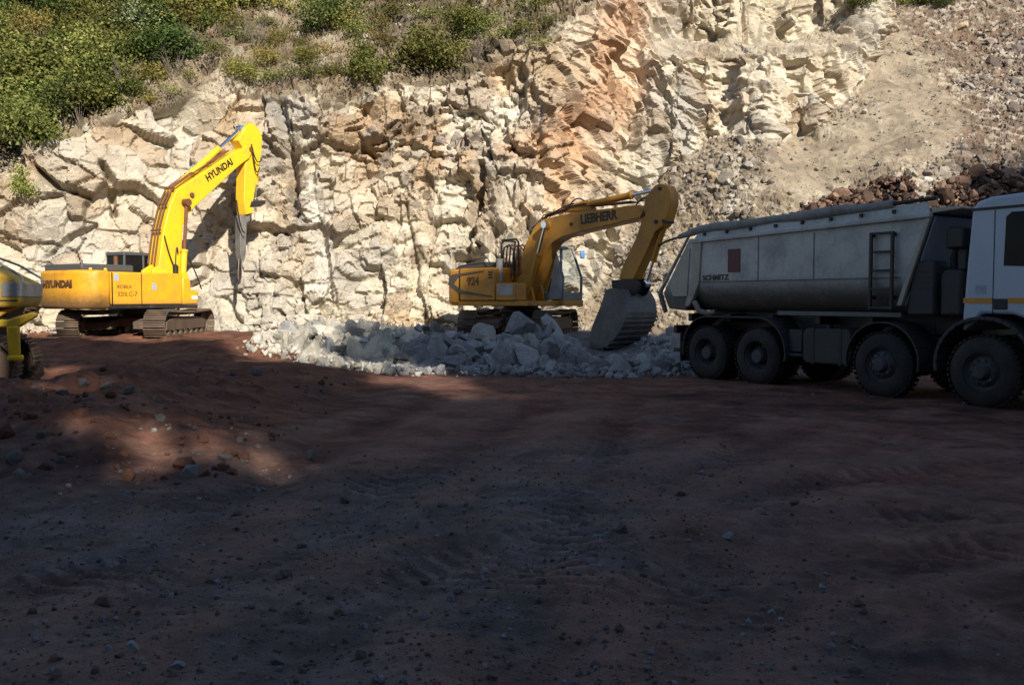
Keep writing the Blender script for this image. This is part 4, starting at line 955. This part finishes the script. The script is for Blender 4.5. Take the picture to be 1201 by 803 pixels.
def wheel(x, side, rear):
    s = side; yo = s * 1.22; ins = -s                     # outer face towards 'side'
    A_ = (0, s, 0)
    if rear: prof = [(.30, -.30), (.31, -.02), (.29, 0.0), (.275, -.03), (.25, -.17), (.235, -.19), (.16, -.18), (.155, -.10), (.13, -.03), (.12, -.01), (0, -.005)]
    else: prof = [(.30, -.28), (.31, -.02), (.29, 0.0), (.27, -.04), (.235, -.07), (.20, -.02), (.165, .0), (.13, .0), (.12, .05), (.09, .085), (0, .09)]
    b = MB().lathe(prof, (x, yo, WR), A_, 40)
    nb = b; hl = MB()
    for k in range(10):
        a = 2 * PI * k / 10; r = .195 if rear else .18; h = -.19 if rear else -.005
        p = Vector((x + math.cos(a) * r, yo + s * h, WR + math.sin(a) * r)); nb.cyl(p, p + Vector((0, s * .04, 0)), .017, n=8)
        if not rear:
            a += PI / 10; p = Vector((x + math.cos(a) * .235, yo - s * .075, WR + math.sin(a) * .235)); hl.cyl(p, p + Vector((0, s * .012, 0)), .027, n=12)
        o = b.build('wheel', M['rim'], T)
    if not rear: hl.build('vent_holes', M['black'], o)
    w = .31 if not rear else .28
    if s < 0: tyre(o, -1.22 - .01, -1.22 + w, x, o)
    else: tyre(o, 1.22 - w, 1.22 + .01, x, o)
    if rear:
        if s < 0: tyre(o, -.90, -.62, x, o)
        else: tyre(o, .62, .90, x, o)
for i, x in enumerate(AX):
    for s in (-1, 1): wheel(x, s, i < 2)
def arch(x0, x1, r, zt, n=9):
    """mudguard line over wheels between x0 and x1"""
    P = []
    for k in range(n + 1):
        a = PI * (1.06 - .56 * k / n); P.append((x0 + math.cos(a) * r, zt - r + math.sin(a) * r))
    for k in range(n + 1):
        a = PI * (.5 - .56 * k / n); P.append((x1 + math.cos(a) * r, zt - r + math.sin(a) * r))
    return P
for s in (-1, 1):
    y0, y1 = (-1.24, -.60) if s < 0 else (.60, 1.24)
    P = arch(.02, 1.38, .70, 1.325); MB().sheet(P, y0, y1, -.035).build('mudguard', M['plastic'], T, .01)
    P = arch(4.05, 4.10, .68, 1.29); MB().sheet(P, y0, y1, -.035).build('mudguard', M['plastic'], T, .01)
    MB().b2(-.78, -.74, y0 + .04, y1 - .02, .35, .95).build('mud_flap', M['rubber'], T)
    mg = MB().sheet(arch(5.76, 5.84, .74, 1.40), y0 - .01, y1 + .01, -.06); mg.build('mudguard', M['plastic'], T, .012)
# underbody boxes
ft = MB().prism([(2.42, .58), (2.50, .50), (3.36, .50), (3.44, .58), (3.44, 1.06), (3.36, 1.14), (2.50, 1.14), (2.42, 1.06)], -1.18, -.50).build('fuel_tank', M['plastic'], T, .03)
sr = MB()
for x in (2.62, 3.2): sr.b2(x, x + .06, -1.187, -.5, .49, 1.147)
sr.build('tank_strap', M['black'], ft); MB().lathe([(0, 0), (.06, 0), (.06, .06), (0, .07)], (2.8, -.9, 1.14), (0, 0, 1), 14).build('filler_cap', M['black'], ft)
MB().b2(2.06, 2.36, -1.12, -.5, .68, 1.10).b2(2.04, 2.40, -1.16, -.5, .60, .66).build('battery_box', M['plastic'], T, .02)
MB().b2(2.4, 3.4, .5, 1.15, .55, 1.1).cyl((2.0, .8, .8), (2.3, .8, .8), .2, n=18).build('air_tank', M['black'], T, .02)
MB().b2(-1.25, -1.05, -.95, .95, .52, .60).b2(-1.25, -1.1, -.5, -.4, .6, 1.0).b2(-1.25, -1.1, .4, .5, .6, 1.0).build('rear_underrun_bar', M['black'], T, .01)
tl = MB().b2(-1.2, -1.1, -1.0, -.55, .92, 1.1).b2(-1.2, -1.1, .55, 1.0, .92, 1.1).build('tail_lamp', M['red'], T, .01)
sb = MB()
for y in (-.48, .41): sb.b2(-1.0, 4.6, y, y + .07, 1.06, 1.415)
for x in (-.8, .3, 1.4, 2.5, 3.6): sb.b2(x, x + .12, -.95, .95, 1.20, 1.36)
sb.b2(-.9, 4.5, -.41, .41, 1.1, 1.3)
sb.build('tipping_subframe', M['black'], T, .01)
MB().b2(1.75, 4.35, -1.10, -1.04, 1.36, 1.44).build('side_rail', M['rim'], T, .01)
# tipping body: half round trough, closed at both ends
def trough(x, zt, hw=1.20, n=9, zb=1.40):
    P = [(-hw, zt), (-hw, 2.02)]
    for k in range(1, n):
        a = PI / 2 * k / n; P.append((-hw + (hw - .45) * (1 - math.cos(a)), 2.02 - (2.02 - zb) * math.sin(a)))
    P.append((-.45, zb)); return [(x, y, z) for y, z in P + [(-y, z) for y, z in reversed(P)]]
A0 = trough(-.42, 2.87); secs = []
for k in range(9):
    t = k / 8; x = -.42 + t * 5.3; zt = 2.87 + .13 * t; s_ = trough(x, zt)
    secs.append([(p[0] - (.55 * (zt - p[2]) / 1.6 if k == 8 else (.28 * (zt - p[2]) / 1.6 if k == 7 else 0)), p[1], p[2]) for p in s_])
m_ = len(secs[0]); b = MB()
vs = [p for s_ in secs for p in s_]; inner = [(p[0] + (.06 if i < m_ else (-.06 if i >= 8 * m_ else 0)), p[1] * .955, p[2] + (.06 if p[2] < 2.8 else 0)) for i, p in enumerate(vs)]
fs = []; nv = len(vs)
for k in range(8):
    for i in range(m_ - 1):
        a = k * m_ + i; fs += [(a, a + 1, a + m_ + 1, a + m_), (nv + a, nv + a + m_, nv + a + m_ + 1, nv + a + 1)]
    for i in (0, m_ - 1): a = k * m_ + i; fs.append((a, a + m_, nv + a + m_, nv + a))
fs += [tuple(range(m_)), tuple(range(8 * m_, 9 * m_))]
fs += [tuple(nv + i for i in range(m_)), tuple(nv + 8 * m_ + i for i in range(m_))]
for o_ in (0, 8 * m_): fs.append((o_, o_ + m_ - 1, nv + o_ + m_ - 1, nv + o_))
body = b.add(vs, fs).build('tipping_body', M['body'], T, angle=30)
sm_ = MB()
for x in (1.35, 2.65): sm_.b2(x, x + .02, -1.207, -1.19, 2.02, 2.86)
sm_.b2(-.3, 4.4, -1.209, -1.19, 2.005, 2.03)
sm_.build('weld_seam', M['rim'], body)
rim_ = MB()
for s in (-1, 1):
    y = s * 1.21
    rim_.prism([(-.46, 2.83), (4.92, 2.96), (4.92, 3.04), (-.46, 2.91)], y - .05, y + .05)
rim_.build('top_rim', M['body'], body, .015)
for s in (-1, 1):
    y = s * 1.235; pb_ = MB().prism([(-.42, 2.90), (-.14, 2.91), (-.20, 2.0), (-.34, 1.72), (-.50, 1.5), (-.62, 1.52), (-.46, 2.0)], min(y, y - s * .10), max(y, y - s * .10)); pb_.build('rear_post', M['body_clean'], body, .02)
# curved rear hook below post
MB().tube([(-.40, -1.16, 1.62), (-.30, -1.12, 1.42), (-.10, -1.05, 1.36), (.05, -1.0, 1.40)], .06, 10).build('tailgate_hook', M['body_clean'], body)
tg = MB().prism([(-.44, 2.90), (-.56, 2.95), (-1.08, 2.2), (-1.36, 1.80), (-1.18, 1.46), (-.65, 1.42), (-.50, 1.62)], -1.17, 1.17).build('tailgate', M['body'], T, .03)
MB().prism([(-.52, 2.74), (-.66, 2.74), (-1.14, 1.92), (-1.02, 1.72), (-.60, 1.72)], -1.19, -1.165).build('side_skin', M['body_clean'], tg, .01)
MB().prism([(-.60, 2.97), (-.54, 3.0), (-1.40, 1.82), (-1.22, 1.40), (-1.30, 1.36), (-1.50, 1.80)], -1.21, -1.14).build('tailgate_edge', M['body'], tg, .012)
# boards and rolled tarpaulin on top
sd = MB()
for s in (-1, 1): sd.prism([(-.40, 2.905), (4.88, 3.03), (4.80, 3.22), (-.30, 3.08)], 0, .03, lambda p, w, s=s: (p[0], s * (1.20 - (p[1] - 2.9 - .0245 * (p[0] + .4)) * .35 - w), p[1]))
sd.build('side_board', M['body'], body)
rv = MB()
for k in range(8): rv.box((-.1 + k * .62, -1.19, 3.0 + k * .0155), (.05, .05, .06))
rv.build('tarp_hook', M['black'], body)
tr_ = [(-.95, -1.10, 3.00), (-.6, -1.10, 3.06)] + [(-.3 + k * .5, -1.13 + .02 * math.sin(k * 1.7), 3.11 + k * .0148 + .012 * math.sin(k * 2.1)) for k in range(10)]
MB().tube(tr_, [.05, .075] + [.085 + .012 * math.sin(k * 1.3) for k in range(10)], 14).build('tarp_roll', M['tarp'], body)
MB().tube([(4.15, -1.12, 3.245), (4.95, -1.12, 3.27)], .035, 10).tube([(-.9, -1.1, 3.0), (-1.35, -1.1, 2.93), (-1.6, -1.1, 2.84)], .025, 8).build('roller_tube', M['black'], body)
MB().b2(-.3, 4.85, -1.05, 1.10, 3.05, 3.075).build('load_cover', M['tarp'], body)
MB().prism([(4.935, 2.96), (4.95, 2.96), (4.47, 1.56), (4.455, 1.56)], -1.15, 1.15).build('brightened_front_wall', M['white'], body)  # white panel added over the body's front to brighten this shaded wall
hb_ = MB().prism([(4.90, 3.03), (5.40, 3.06), (5.40, 3.10), (4.88, 3.12)], -1.17, 1.17).build('cab_shield', M['body_clean'], body, .015)
MB().prism([(4.84, 2.98), (4.92, 2.98), (4.44, 1.55), (4.34, 1.55)], -1.235, -1.16).build('front_post', M['body_clean'], body, .015)
MB().b2(.58, .90, -1.213, -1.202, 2.20, 2.66).build('placard', M['red'], body)
text_part('lettering', 'SCHMITZ', .15, M['letter'], body, frame((-.12, -1.206, 2.02), (1, 0, .01), (0, 0, 1)), 1.15, .003, bold=.005)
ld = MB()
for x in (3.86, 4.26): ld.b2(x, x + .05, -1.30, -1.25, 1.48, 2.78)
for k in range(5): ld.b2(3.86, 4.31, -1.295, -1.255, 1.50 + k * .31, 1.54 + k * .31)
for x in (3.86, 4.26): ld.b2(x, x + .05, -1.26, -1.19, 2.70, 2.76).b2(x, x + .05, -1.26, -1.14, 1.66, 1.72)
ld.build('ladder', M['plastic'], body, .006)
# units between body and cab
hk = MB().prism([(4.50, 1.40), (4.98, 1.40), (4.98, 2.22), (4.92, 2.28), (4.64, 2.28), (4.58, 2.2)], -1.18, -.70).build('hydraulic_tank', M['plastic'], T, .04)
gr_ = MB()
for k in range(4): gr_.b2(4.70, 4.88, -1.186, -1.17, 1.82 + k * .09, 1.84 + k * .09)
gr_.build('tank_ribs', M['black'], hk)
MB().prism([(5.03, 1.40), (5.40, 1.40), (5.40, 2.05), (5.36, 2.12), (5.10, 2.14), (5.03, 2.05)], -1.12, -.60).build('air_filter_housing', M['plastic'], T, .05)
MB().b2(5.10, 5.40, -1.10, -.75, 2.45, 2.80).b2(5.22, 5.40, -1.0, -.75, 2.1, 2.5).build('air_intake', M['black'], T, .04)
MB().tube([(5.12, -.85, 2.14), (5.10, -.85, 2.3), (5.2, -.9, 2.5)], .07, 12).build('intake_pipe', M['black'], T)
MB().b2(4.6, 5.4, -.55, .9, 1.05, 1.9).build('engine_cover', M['black'], T, .03)
# cab
cp = [(5.44, 1.16), (5.44, 1.42), (5.49, 2.2), (5.55, 3.0), (5.62, 3.14), (5.82, 3.20), (6.9, 3.24), (7.12, 3.16), (7.24, 2.1), (7.34, 1.75), (7.34, .98), (6.65, .98), (6.50, 1.34), (6.2, 1.44), (5.75, 1.44), (5.62, 1.30)]
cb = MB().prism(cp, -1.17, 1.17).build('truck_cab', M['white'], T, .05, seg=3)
MB().b2(5.55, 7.10, -1.179, -1.16, 3.005, 3.045).build('roof_gutter', M['black'], cb)
dr = MB()
for x0, x1, z0, z1 in ((5.905, 5.918, 1.44, 3.0),): dr.b2(x0, x1, -1.174, -1.16, z0, z1)
dr.build('door_seam', M['black'], cb)
MB().prism([(6.06, 2.16), (7.08, 2.10), (7.02, 2.93), (6.16, 2.95), (6.08, 2.88)], -1.178, -1.165).build('side_window', M['glass_dark'], cb, .004)
MB().prism([(6.40, 2.955), (7.0, 2.955), (6.9, 3.0), (6.6, 3.0)], -1.22, -1.17).build('window_deflector', M['plastic'], cb)
stp = MB().b2(5.452, 5.902, -1.176, -1.165, 1.60, 1.68).b2(6.14, 7.30, -1.176, -1.165, 1.60, 1.68).build('stripe', M['orange'], cb)
MB().b2(5.922, 6.135, -1.180, -1.16, 1.505, 1.67).build('door_handle_recess', M['black'], cb, .01)
MB().b2(5.64, 5.80, -1.1755, -1.165, 1.75, 1.875).build('sticker', M['sticker'], cb)
MB().prism([(7.14, 3.0), (7.155, 3.0), (7.265, 2.12), (7.25, 2.12)], -1.05, 1.05).build('windscreen', M['glass_dark'], cb)
MB().b2(7.3, 7.42, -1.2, 1.2, .5, 1.0).b2(7.345, 7.36, -.9, .9, 1.1, 1.7).build('bumper', M['plastic'], T, .03)
for s in (-1, 1): MB().b2(7.40, 7.43, s * .9 - .2, s * .9 + .2, .68, .88).build('headlight', M['lamp'], T, .01)
MB().b2(6.5, 7.3, -1.16, -.8, .5, .96).build('cab_step', M['plastic'], T, .02)
mr = MB().tube([(7.1, -1.15, 2.8), (7.2, -1.42, 2.8), (7.2, -1.42, 2.2), (7.15, -1.15, 2.15)], .02).b2(7.14, 7.24, -1.52, -1.30, 2.3, 2.75).build('mirror', M['black'], T, .01)

# ------------------------------------------------------------------ shrubs, grass, trees
def leaf_cloud(seed, n, clumps, leaf, flat=1.0, spread=.34, hollow=.35):
    """crown of radius 1 around (0,0,1): leaf faces in ragged clumps"""
    rng = np.random.default_rng(seed)
    d = rng.normal(size=(clumps, 3)); d /= np.linalg.norm(d, axis=1, keepdims=True); d[:, 2] = np.abs(d[:, 2]) * 1.0 - .25
    C = d * rng.uniform(hollow, .95, (clumps, 1)) * np.array([1, 1, flat]); C[:, 2] += .55 * flat
    w = rng.uniform(.4, 1.6, clumps); k = rng.choice(clumps, n, p=w / w.sum())
    P0 = C[k] + rng.normal(size=(n, 3)) * (spread * rng.uniform(.5, 1.1, clumps))[k][:, None] * np.array([1, 1, .8])
    P0[:, 2] = np.abs(P0[:, 2]) + .03
    Rm = rot_mats(n, rng); s = leaf * rng.uniform(.6, 1.4, n)
    q = np.array([[-.5, -.28, 0], [.05, -.45, .08], [.6, 0, -.05], [.05, .45, .08]])
    V = np.einsum('nij,vj->nvi', Rm, q) * s[:, None, None] + P0[:, None, :]
    return V.reshape(-1, 3), np.arange(n * 4).reshape(n, 4), C
def stems(C, rng, r=.02, base=.05):
    b = MB()
    for p in C[:: max(1, len(C) // 9)]:
        q = Vector((p[0] * .4 + rng.normal(0, .03), p[1] * .4 + rng.normal(0, .03), p[2] * .5)); b.tube([(rng.normal(0, base), rng.normal(0, base), -.15), q, tuple(p)], [r, r * .7, r * .3], 5)
    return b
SHR = {}
for nm, mat, n, cl, lf, fl in (('mid', 'leaf_mid', 3200, 26, .085, 1.0), ('mid2', 'leaf_mid', 2600, 18, .10, 1.25), ('dark', 'leaf_dark', 3000, 20, .085, 1.1), ('olive', 'leaf_olive', 2000, 22, .085, .9), ('pale', 'leaf_pale', 2200, 18, .08, 1.0), ('sparse', 'leaf_olive', 800, 16, .09, .8), ('sparse2', 'leaf_mid', 700, 14, .09, .8)):
    V, F, C = leaf_cloud(hash_ := sum(map(ord, nm)), n, cl, lf, fl)
    me = np_mesh('foliage', V, F); me.materials.append(M[mat]); SHR[nm] = (me, stems(C, np.random.default_rng(3)).build('stems_source', M['twig']))
    st_ = SHR[nm][1]; sm = st_.data; bpy.data.objects.remove(st_); sm.name = 'stems'; SHR[nm] = (me, sm)
def shrub(u, v, px, kind, label, group=None, squash=1.0, sink=.1):
    """px: height seen, v: its foot"""
    p, n_ = wall_at(u, v); s = px / FPX * p.y / (1.75)
    root = thing('shrub', label, 'shrub', (p.x, p.y, p.z - sink * s), random.uniform(0, 6.28), group)
    for q, me in (('foliage', SHR[kind][0]), ('stems', SHR[kind][1])):
        o = bpy.data.objects.new(q, me); COL.objects.link(o); o.parent = root; o.scale = (s * squash, s * squash * random.uniform(.9, 1.1), s)
    return root
shrub(500, 84, 66, 'mid', 'large bushy green shrub standing alone on the slope above the middle of the cliff', squash=1.0)
shrub(425, 98, 50, 'mid2', 'rounded green shrub left of the large one at the cliff edge', squash=.8)
shrub(385, 38, 52, 'dark', 'dark green shrub at the top edge above the two lone shrubs', squash=1.1)
shrub(548, 38, 40, 'mid', 'loose green shrub at the top right of the large lone shrub', squash=1.2)
shrub(630, 60, 34, 'sparse2', 'thin grey green shrub above the pale rock, rightmost on the slope', squash=1.2)
shrub(170, 42, 46, 'pale', 'pale silvery green bush among the green thicket', squash=1.2)
shrub(28, 232, 36, 'mid2', 'small green shrub growing from the rock face at the far left', squash=.7)
shrub(70, 34, 44, 'dark', 'darkest green bush near the top of the left thicket', squash=1.2)
shrub(30, 172, 74, 'mid', 'big green bush at the lower left end of the thicket', squash=.9)
lab = {'mid': 'green leafy bush in the dense thicket on the left slope', 'mid2': 'green leafy bush in the dense thicket on the left slope', 'dark': 'dark green bush in the dense thicket on the left slope', 'olive': 'yellowing bush in the dense thicket on the left slope', 'sparse': 'thin yellowing scrub bush on the dry slope above the cliff', 'sparse2': 'thin green scrub bush on the dry slope above the cliff', 'pale': 'pale greyish green bush mixed into the thicket on the left slope'}
rs = random.Random(5); placed = []
for i in range(900):
    u = rs.uniform(-90, 290); v = rs.uniform(-60, 178)
    lim = float(EDGE(u)) - 14 - (18 if u > 180 else 0)
    if v > lim or u > 262 + (40 if v < 20 else 0): continue
    if any((u - a) ** 2 + ((v - b) * 1.5) ** 2 < 22 ** 2 for a, b in placed): continue
    placed.append((u, v)); k = rs.choices(['mid', 'mid2', 'dark', 'olive', 'pale'], [4, 3.4, 2, 2.2, .9])[0]
    shrub(u, v + 6, rs.uniform(30, 66), k, lab[k], {'dark': 'dark bushes of the thicket', 'olive': 'yellowing bushes of the thicket', 'pale': 'pale bushes of the thicket'}.get(k, 'green bushes of the thicket'), rs.uniform(.9, 1.25))
for i in range(900):
    u = rs.uniform(255, 700); v = rs.uniform(-30, 108)
    if v > float(EDGE(u)) - 8 or any((u - a) ** 2 + ((v - b) * 1.5) ** 2 < 25 ** 2 for a, b in placed) : continue
    placed.append((u, v)); k = rs.choices(['sparse', 'sparse2', 'olive'], [3, 2.5, 1.6 if u < 400 else .5])[0]
    if k == 'olive': shrub(u, v, rs.uniform(24, 36), k, 'low yellow green bush on the dry slope above the cliff', 'yellow green bushes above the cliff')
    else: shrub(u, v, rs.uniform(20, 40), k, lab[k], 'thin scrub on the dry slope', 1.2)
for u in range(1010, 1120, 14): shrub(u, 6 + rs.uniform(-4, 3), rs.uniform(16, 26), rs.choice(['dark', 'mid']), 'green bush on the skyline above the brown scree at the top right', 'bushes above the scree', 1.3)
for u, v, px, mt, lb in ((853, 213, 18, 'boulder_pale', 'bluish white block lying on the scree above the tipper body'), (836, 208, 13, 'boulder_tan', 'orange tan block beside the bluish white one on the scree'), (925, 118, 22, 'boulder_tan', 'cream coloured block at the right end of the rock band over the scree'), (1125, 32, 15, 'boulder_tan', 'tan block on the brown scree at the top right')):
    q, nn = wall_at(u, v); rock(q + nn * .05, px / FPX * q.y * .6, mt, lb)
# leafless shrubs
bare = MB(); rb_ = np.random.default_rng(21)
for k in range(16):
    a = rb_.uniform(0, 6.28); e = Vector((math.cos(a) * rb_.uniform(.3, .9), math.sin(a) * rb_.uniform(.3, .9), rb_.uniform(.9, 1.8))); m1 = e * .5 + Vector(rb_.normal(0, .06, 3))
    bare.tube([(0, 0, -.15), m1, e], [.022, .014, .005], 5)
    for j in range(3): bare.tube([m1.lerp(e, j * .3), m1.lerp(e, j * .3) + Vector((rb_.normal(0, .3), rb_.normal(0, .3), rb_.uniform(.1, .45)))], [.009, .004], 4)
bo_ = bare.build('bare_shrub', M['twig']); bm_ = bo_.data; bpy.data.objects.remove(bo_)
for u, v, px, kd in ((200, 112, 24, 'sparse2'), (222, 96, 22, 'sparse'), (178, 122, 24, 'sparse')): shrub(u, v, px, kd, 'low scrub bush on the bare rocky edge just above the rock face at the left', 'scrub on the rocky edge', 1.3)
for u, v, px in ((75, 100, 50), (150, 118, 46), (120, 60, 44), (228, 70, 40), (300, 60, 34), (460, 60, 30), (560, 70, 30), (205, 96, 40), (95, 150, 46)):
    p, n_ = wall_at(u, v); o = bpy.data.objects.new('bare_shrub', bm_); COL.objects.link(o); s = px / FPX * p.y / 1.6; o.location = p; o.scale = (s, s, s); o.rotation_euler = (0, 0, rs.uniform(0, 6))
    tag(o, 'leafless grey twiggy shrub among the bushes above the rock face', 'shrub', 'bare shrubs on the slope')
# dry grass and litter on the slope
m = (MH > .6) & (UU > -250) & (UU < 760) & (VV > -70)
p_, j_ = wall_points(m, 60000, RNG, .03); k_ = fbm(p_[:, 0] * .8, p_[:, 2] * .8 + p_[:, 1], 197, 4) > .06; p_, j_ = p_[k_], j_[k_]; n = len(p_)
ln = RNG.uniform(.08, .26, n) * (.5 + RNG.uniform(size=n)); az = RNG.uniform(0, 6.28, n); le = RNG.uniform(.1, .9, n)
tip = p_ + np.stack([np.cos(az) * le * ln, np.sin(az) * le * ln, ln], -1); sd_ = np.stack([-np.sin(az), np.cos(az), 0 * az], -1) * (.022 + .03 * RNG.uniform(size=n))[:, None]
V = np.stack([p_ - sd_, p_ + sd_, tip], 1).reshape(-1, 3)
tag(link('dry_grass', np_mesh('dry_grass', V, np.arange(3 * n).reshape(n, 3)), M['grass']), kind='stuff')
TREES = [(-9, 30, 5), (-3, 30, 4.6), (2.5, 30.5, 3.1), (7.2, 30.5, 2.9), (12.6, 24.0, 2.6), (20.6, 33, 4.2), (22.5, 34.5, 4.6), (26.5, 34, 4.4), (30.5, 33, 4.2), (43.5, 42, 5), (50, 45, 6), (10.0, 30.4, 2.0), (4.9, 31, 2.4), (59, 47, 6), (10.7, 28.4, 1.7), (13.0, 20.6, 1.5), (14.6, 22.5, 1.3), (19, 27, 2.6), (22.5, 28, 2.6), (26, 28, 2.6), (30, 28, 2.6)]
# trees on the hill behind, out of frame, whose crowns shade the floor
TREE = []
for k in range(3):
    V, F, C = leaf_cloud(700 + k, 5200, 22, .13, 1.25, .26, .4); me = np_mesh('crown', V, F); me.materials.append(M['leaf_mid'])
    rg = np.random.default_rng(k); b = MB().tube([(0, 0, -1.9), (.03, .02, -.6), (0, .03, .5), (.02, 0, 1.2)], [.10, .08, .05, .02], 9)
    for p in C[::2]: b.tube([(0, .02, p[2] * .35), (p[0] * .5, p[1] * .5, p[2] * .75), tuple(p)], [.035, .022, .008], 5)
    o = b.build('trunk', M['bark']); me2 = o.data; bpy.data.objects.remove(o); TREE.append((me, me2))
HOLES = [(8.3, 20.8), (9.2, 21.1), (9.8, 19.4), (9.0, 18.2), (10.6, 18.4), (7.4, 22.6), (7.2, 22.0), (7.0, 23.5), (7.6, 23.4), (6.4, 22.8), (6.7, 21.6)]
rf = random.Random(12); SAP = []  # saplings added out of view, with gaps that shape the sun patches
for i in range(900):
    x, z, r = rf.uniform(3.5, 14), rf.uniform(16.6, 24.8), rf.uniform(.5, .9)
    if any(math.hypot(x - a, z - b) < r * .66 + .32 for a, b in HOLES) or any(math.hypot(x - a, z - b) < .62 for a, b, c in SAP): continue
    SAP.append((x, z, r))
def tree(x, y, ztop, r, k, label):
    root = thing('tree', label, 'tree', (x, y, ztop - 2.0 * r), random.uniform(0, 6), 'trees on the hill behind the camera')
    for q, me in (('crown', TREE[k][0]), ('trunk', TREE[k][1])):
        o = bpy.data.objects.new(q, me); COL.objects.link(o); o.parent = root; o.scale = (r, r, r)
for i, (x, zt, r) in enumerate(TREES):
    tree(x, -20 - (i % 3) * .8, zt, r, i % 3, 'broad leaved tree on the wooded hill facing the quarry')
for i, (x, z, r) in enumerate(SAP):
    root = thing('shade_sapling', 'unseen added sapling on the wooded hill facing the quarry', 'tree', (x, -20.2, z - r), rf.uniform(0, 6), 'saplings added behind the camera to dapple the shade')
    o = bpy.data.objects.new('crown', TREE[i % 3][0]); COL.objects.link(o); o.parent = root; o.scale = (r, r, r)
    MB().tube([(0, 0, 15.0 - (z - r)), (.05, .03, -.5), (0, 0, r * .8)], [.06, .05, .02], 6).build('trunk', M['bark'], root)
# ------------------------------------------------------------------ light, air, camera
SUN_EL, SUN_AZ = R(30), R(24)
sd3 = Vector((math.sin(SUN_AZ) * math.cos(SUN_EL), -math.cos(SUN_AZ) * math.cos(SUN_EL), math.sin(SUN_EL)))
sl = bpy.data.lights.new('sun', 'SUN'); sl.energy = 4.4; sl.angle = R(.53); sl.color = (1.0, .92, .80)
so = bpy.data.objects.new('sun', sl); COL.objects.link(so); so.rotation_euler = sd3.to_track_quat('Z', 'Y').to_euler(); so.location = (10, -30, 40)
wd = bpy.data.worlds.new('World'); scene.world = wd; wd.use_nodes = True
nt = wd.node_tree; sky = nt.nodes.new('ShaderNodeTexSky'); sky.sky_type = 'NISHITA'; sky.sun_disc = False
sky.sun_elevation = SUN_EL; sky.sun_rotation = PI - SUN_AZ; sky.altitude = 400; sky.air_density = 1.0; sky.dust_density = .6
bg = nt.nodes['Background']; bg.inputs['Strength'].default_value = .085; nt.links.new(sky.outputs[0], bg.inputs[0])
cd = bpy.data.cameras.new('camera'); cd.sensor_width = 36; cd.lens = FPX / 1201 * 36; cd.clip_end = 2000; cd.clip_start = .05
co = bpy.data.objects.new('camera', cd); COL.objects.link(co); co.location = (0, 0, EYE); co.rotation_euler = (PI / 2 - PITCH, 0, 0)
scene.camera = co
scene.view_settings.view_transform = 'Standard'; scene.view_settings.look = 'None'; scene.view_settings.exposure = 0.8; scene.view_settings.gamma = 1
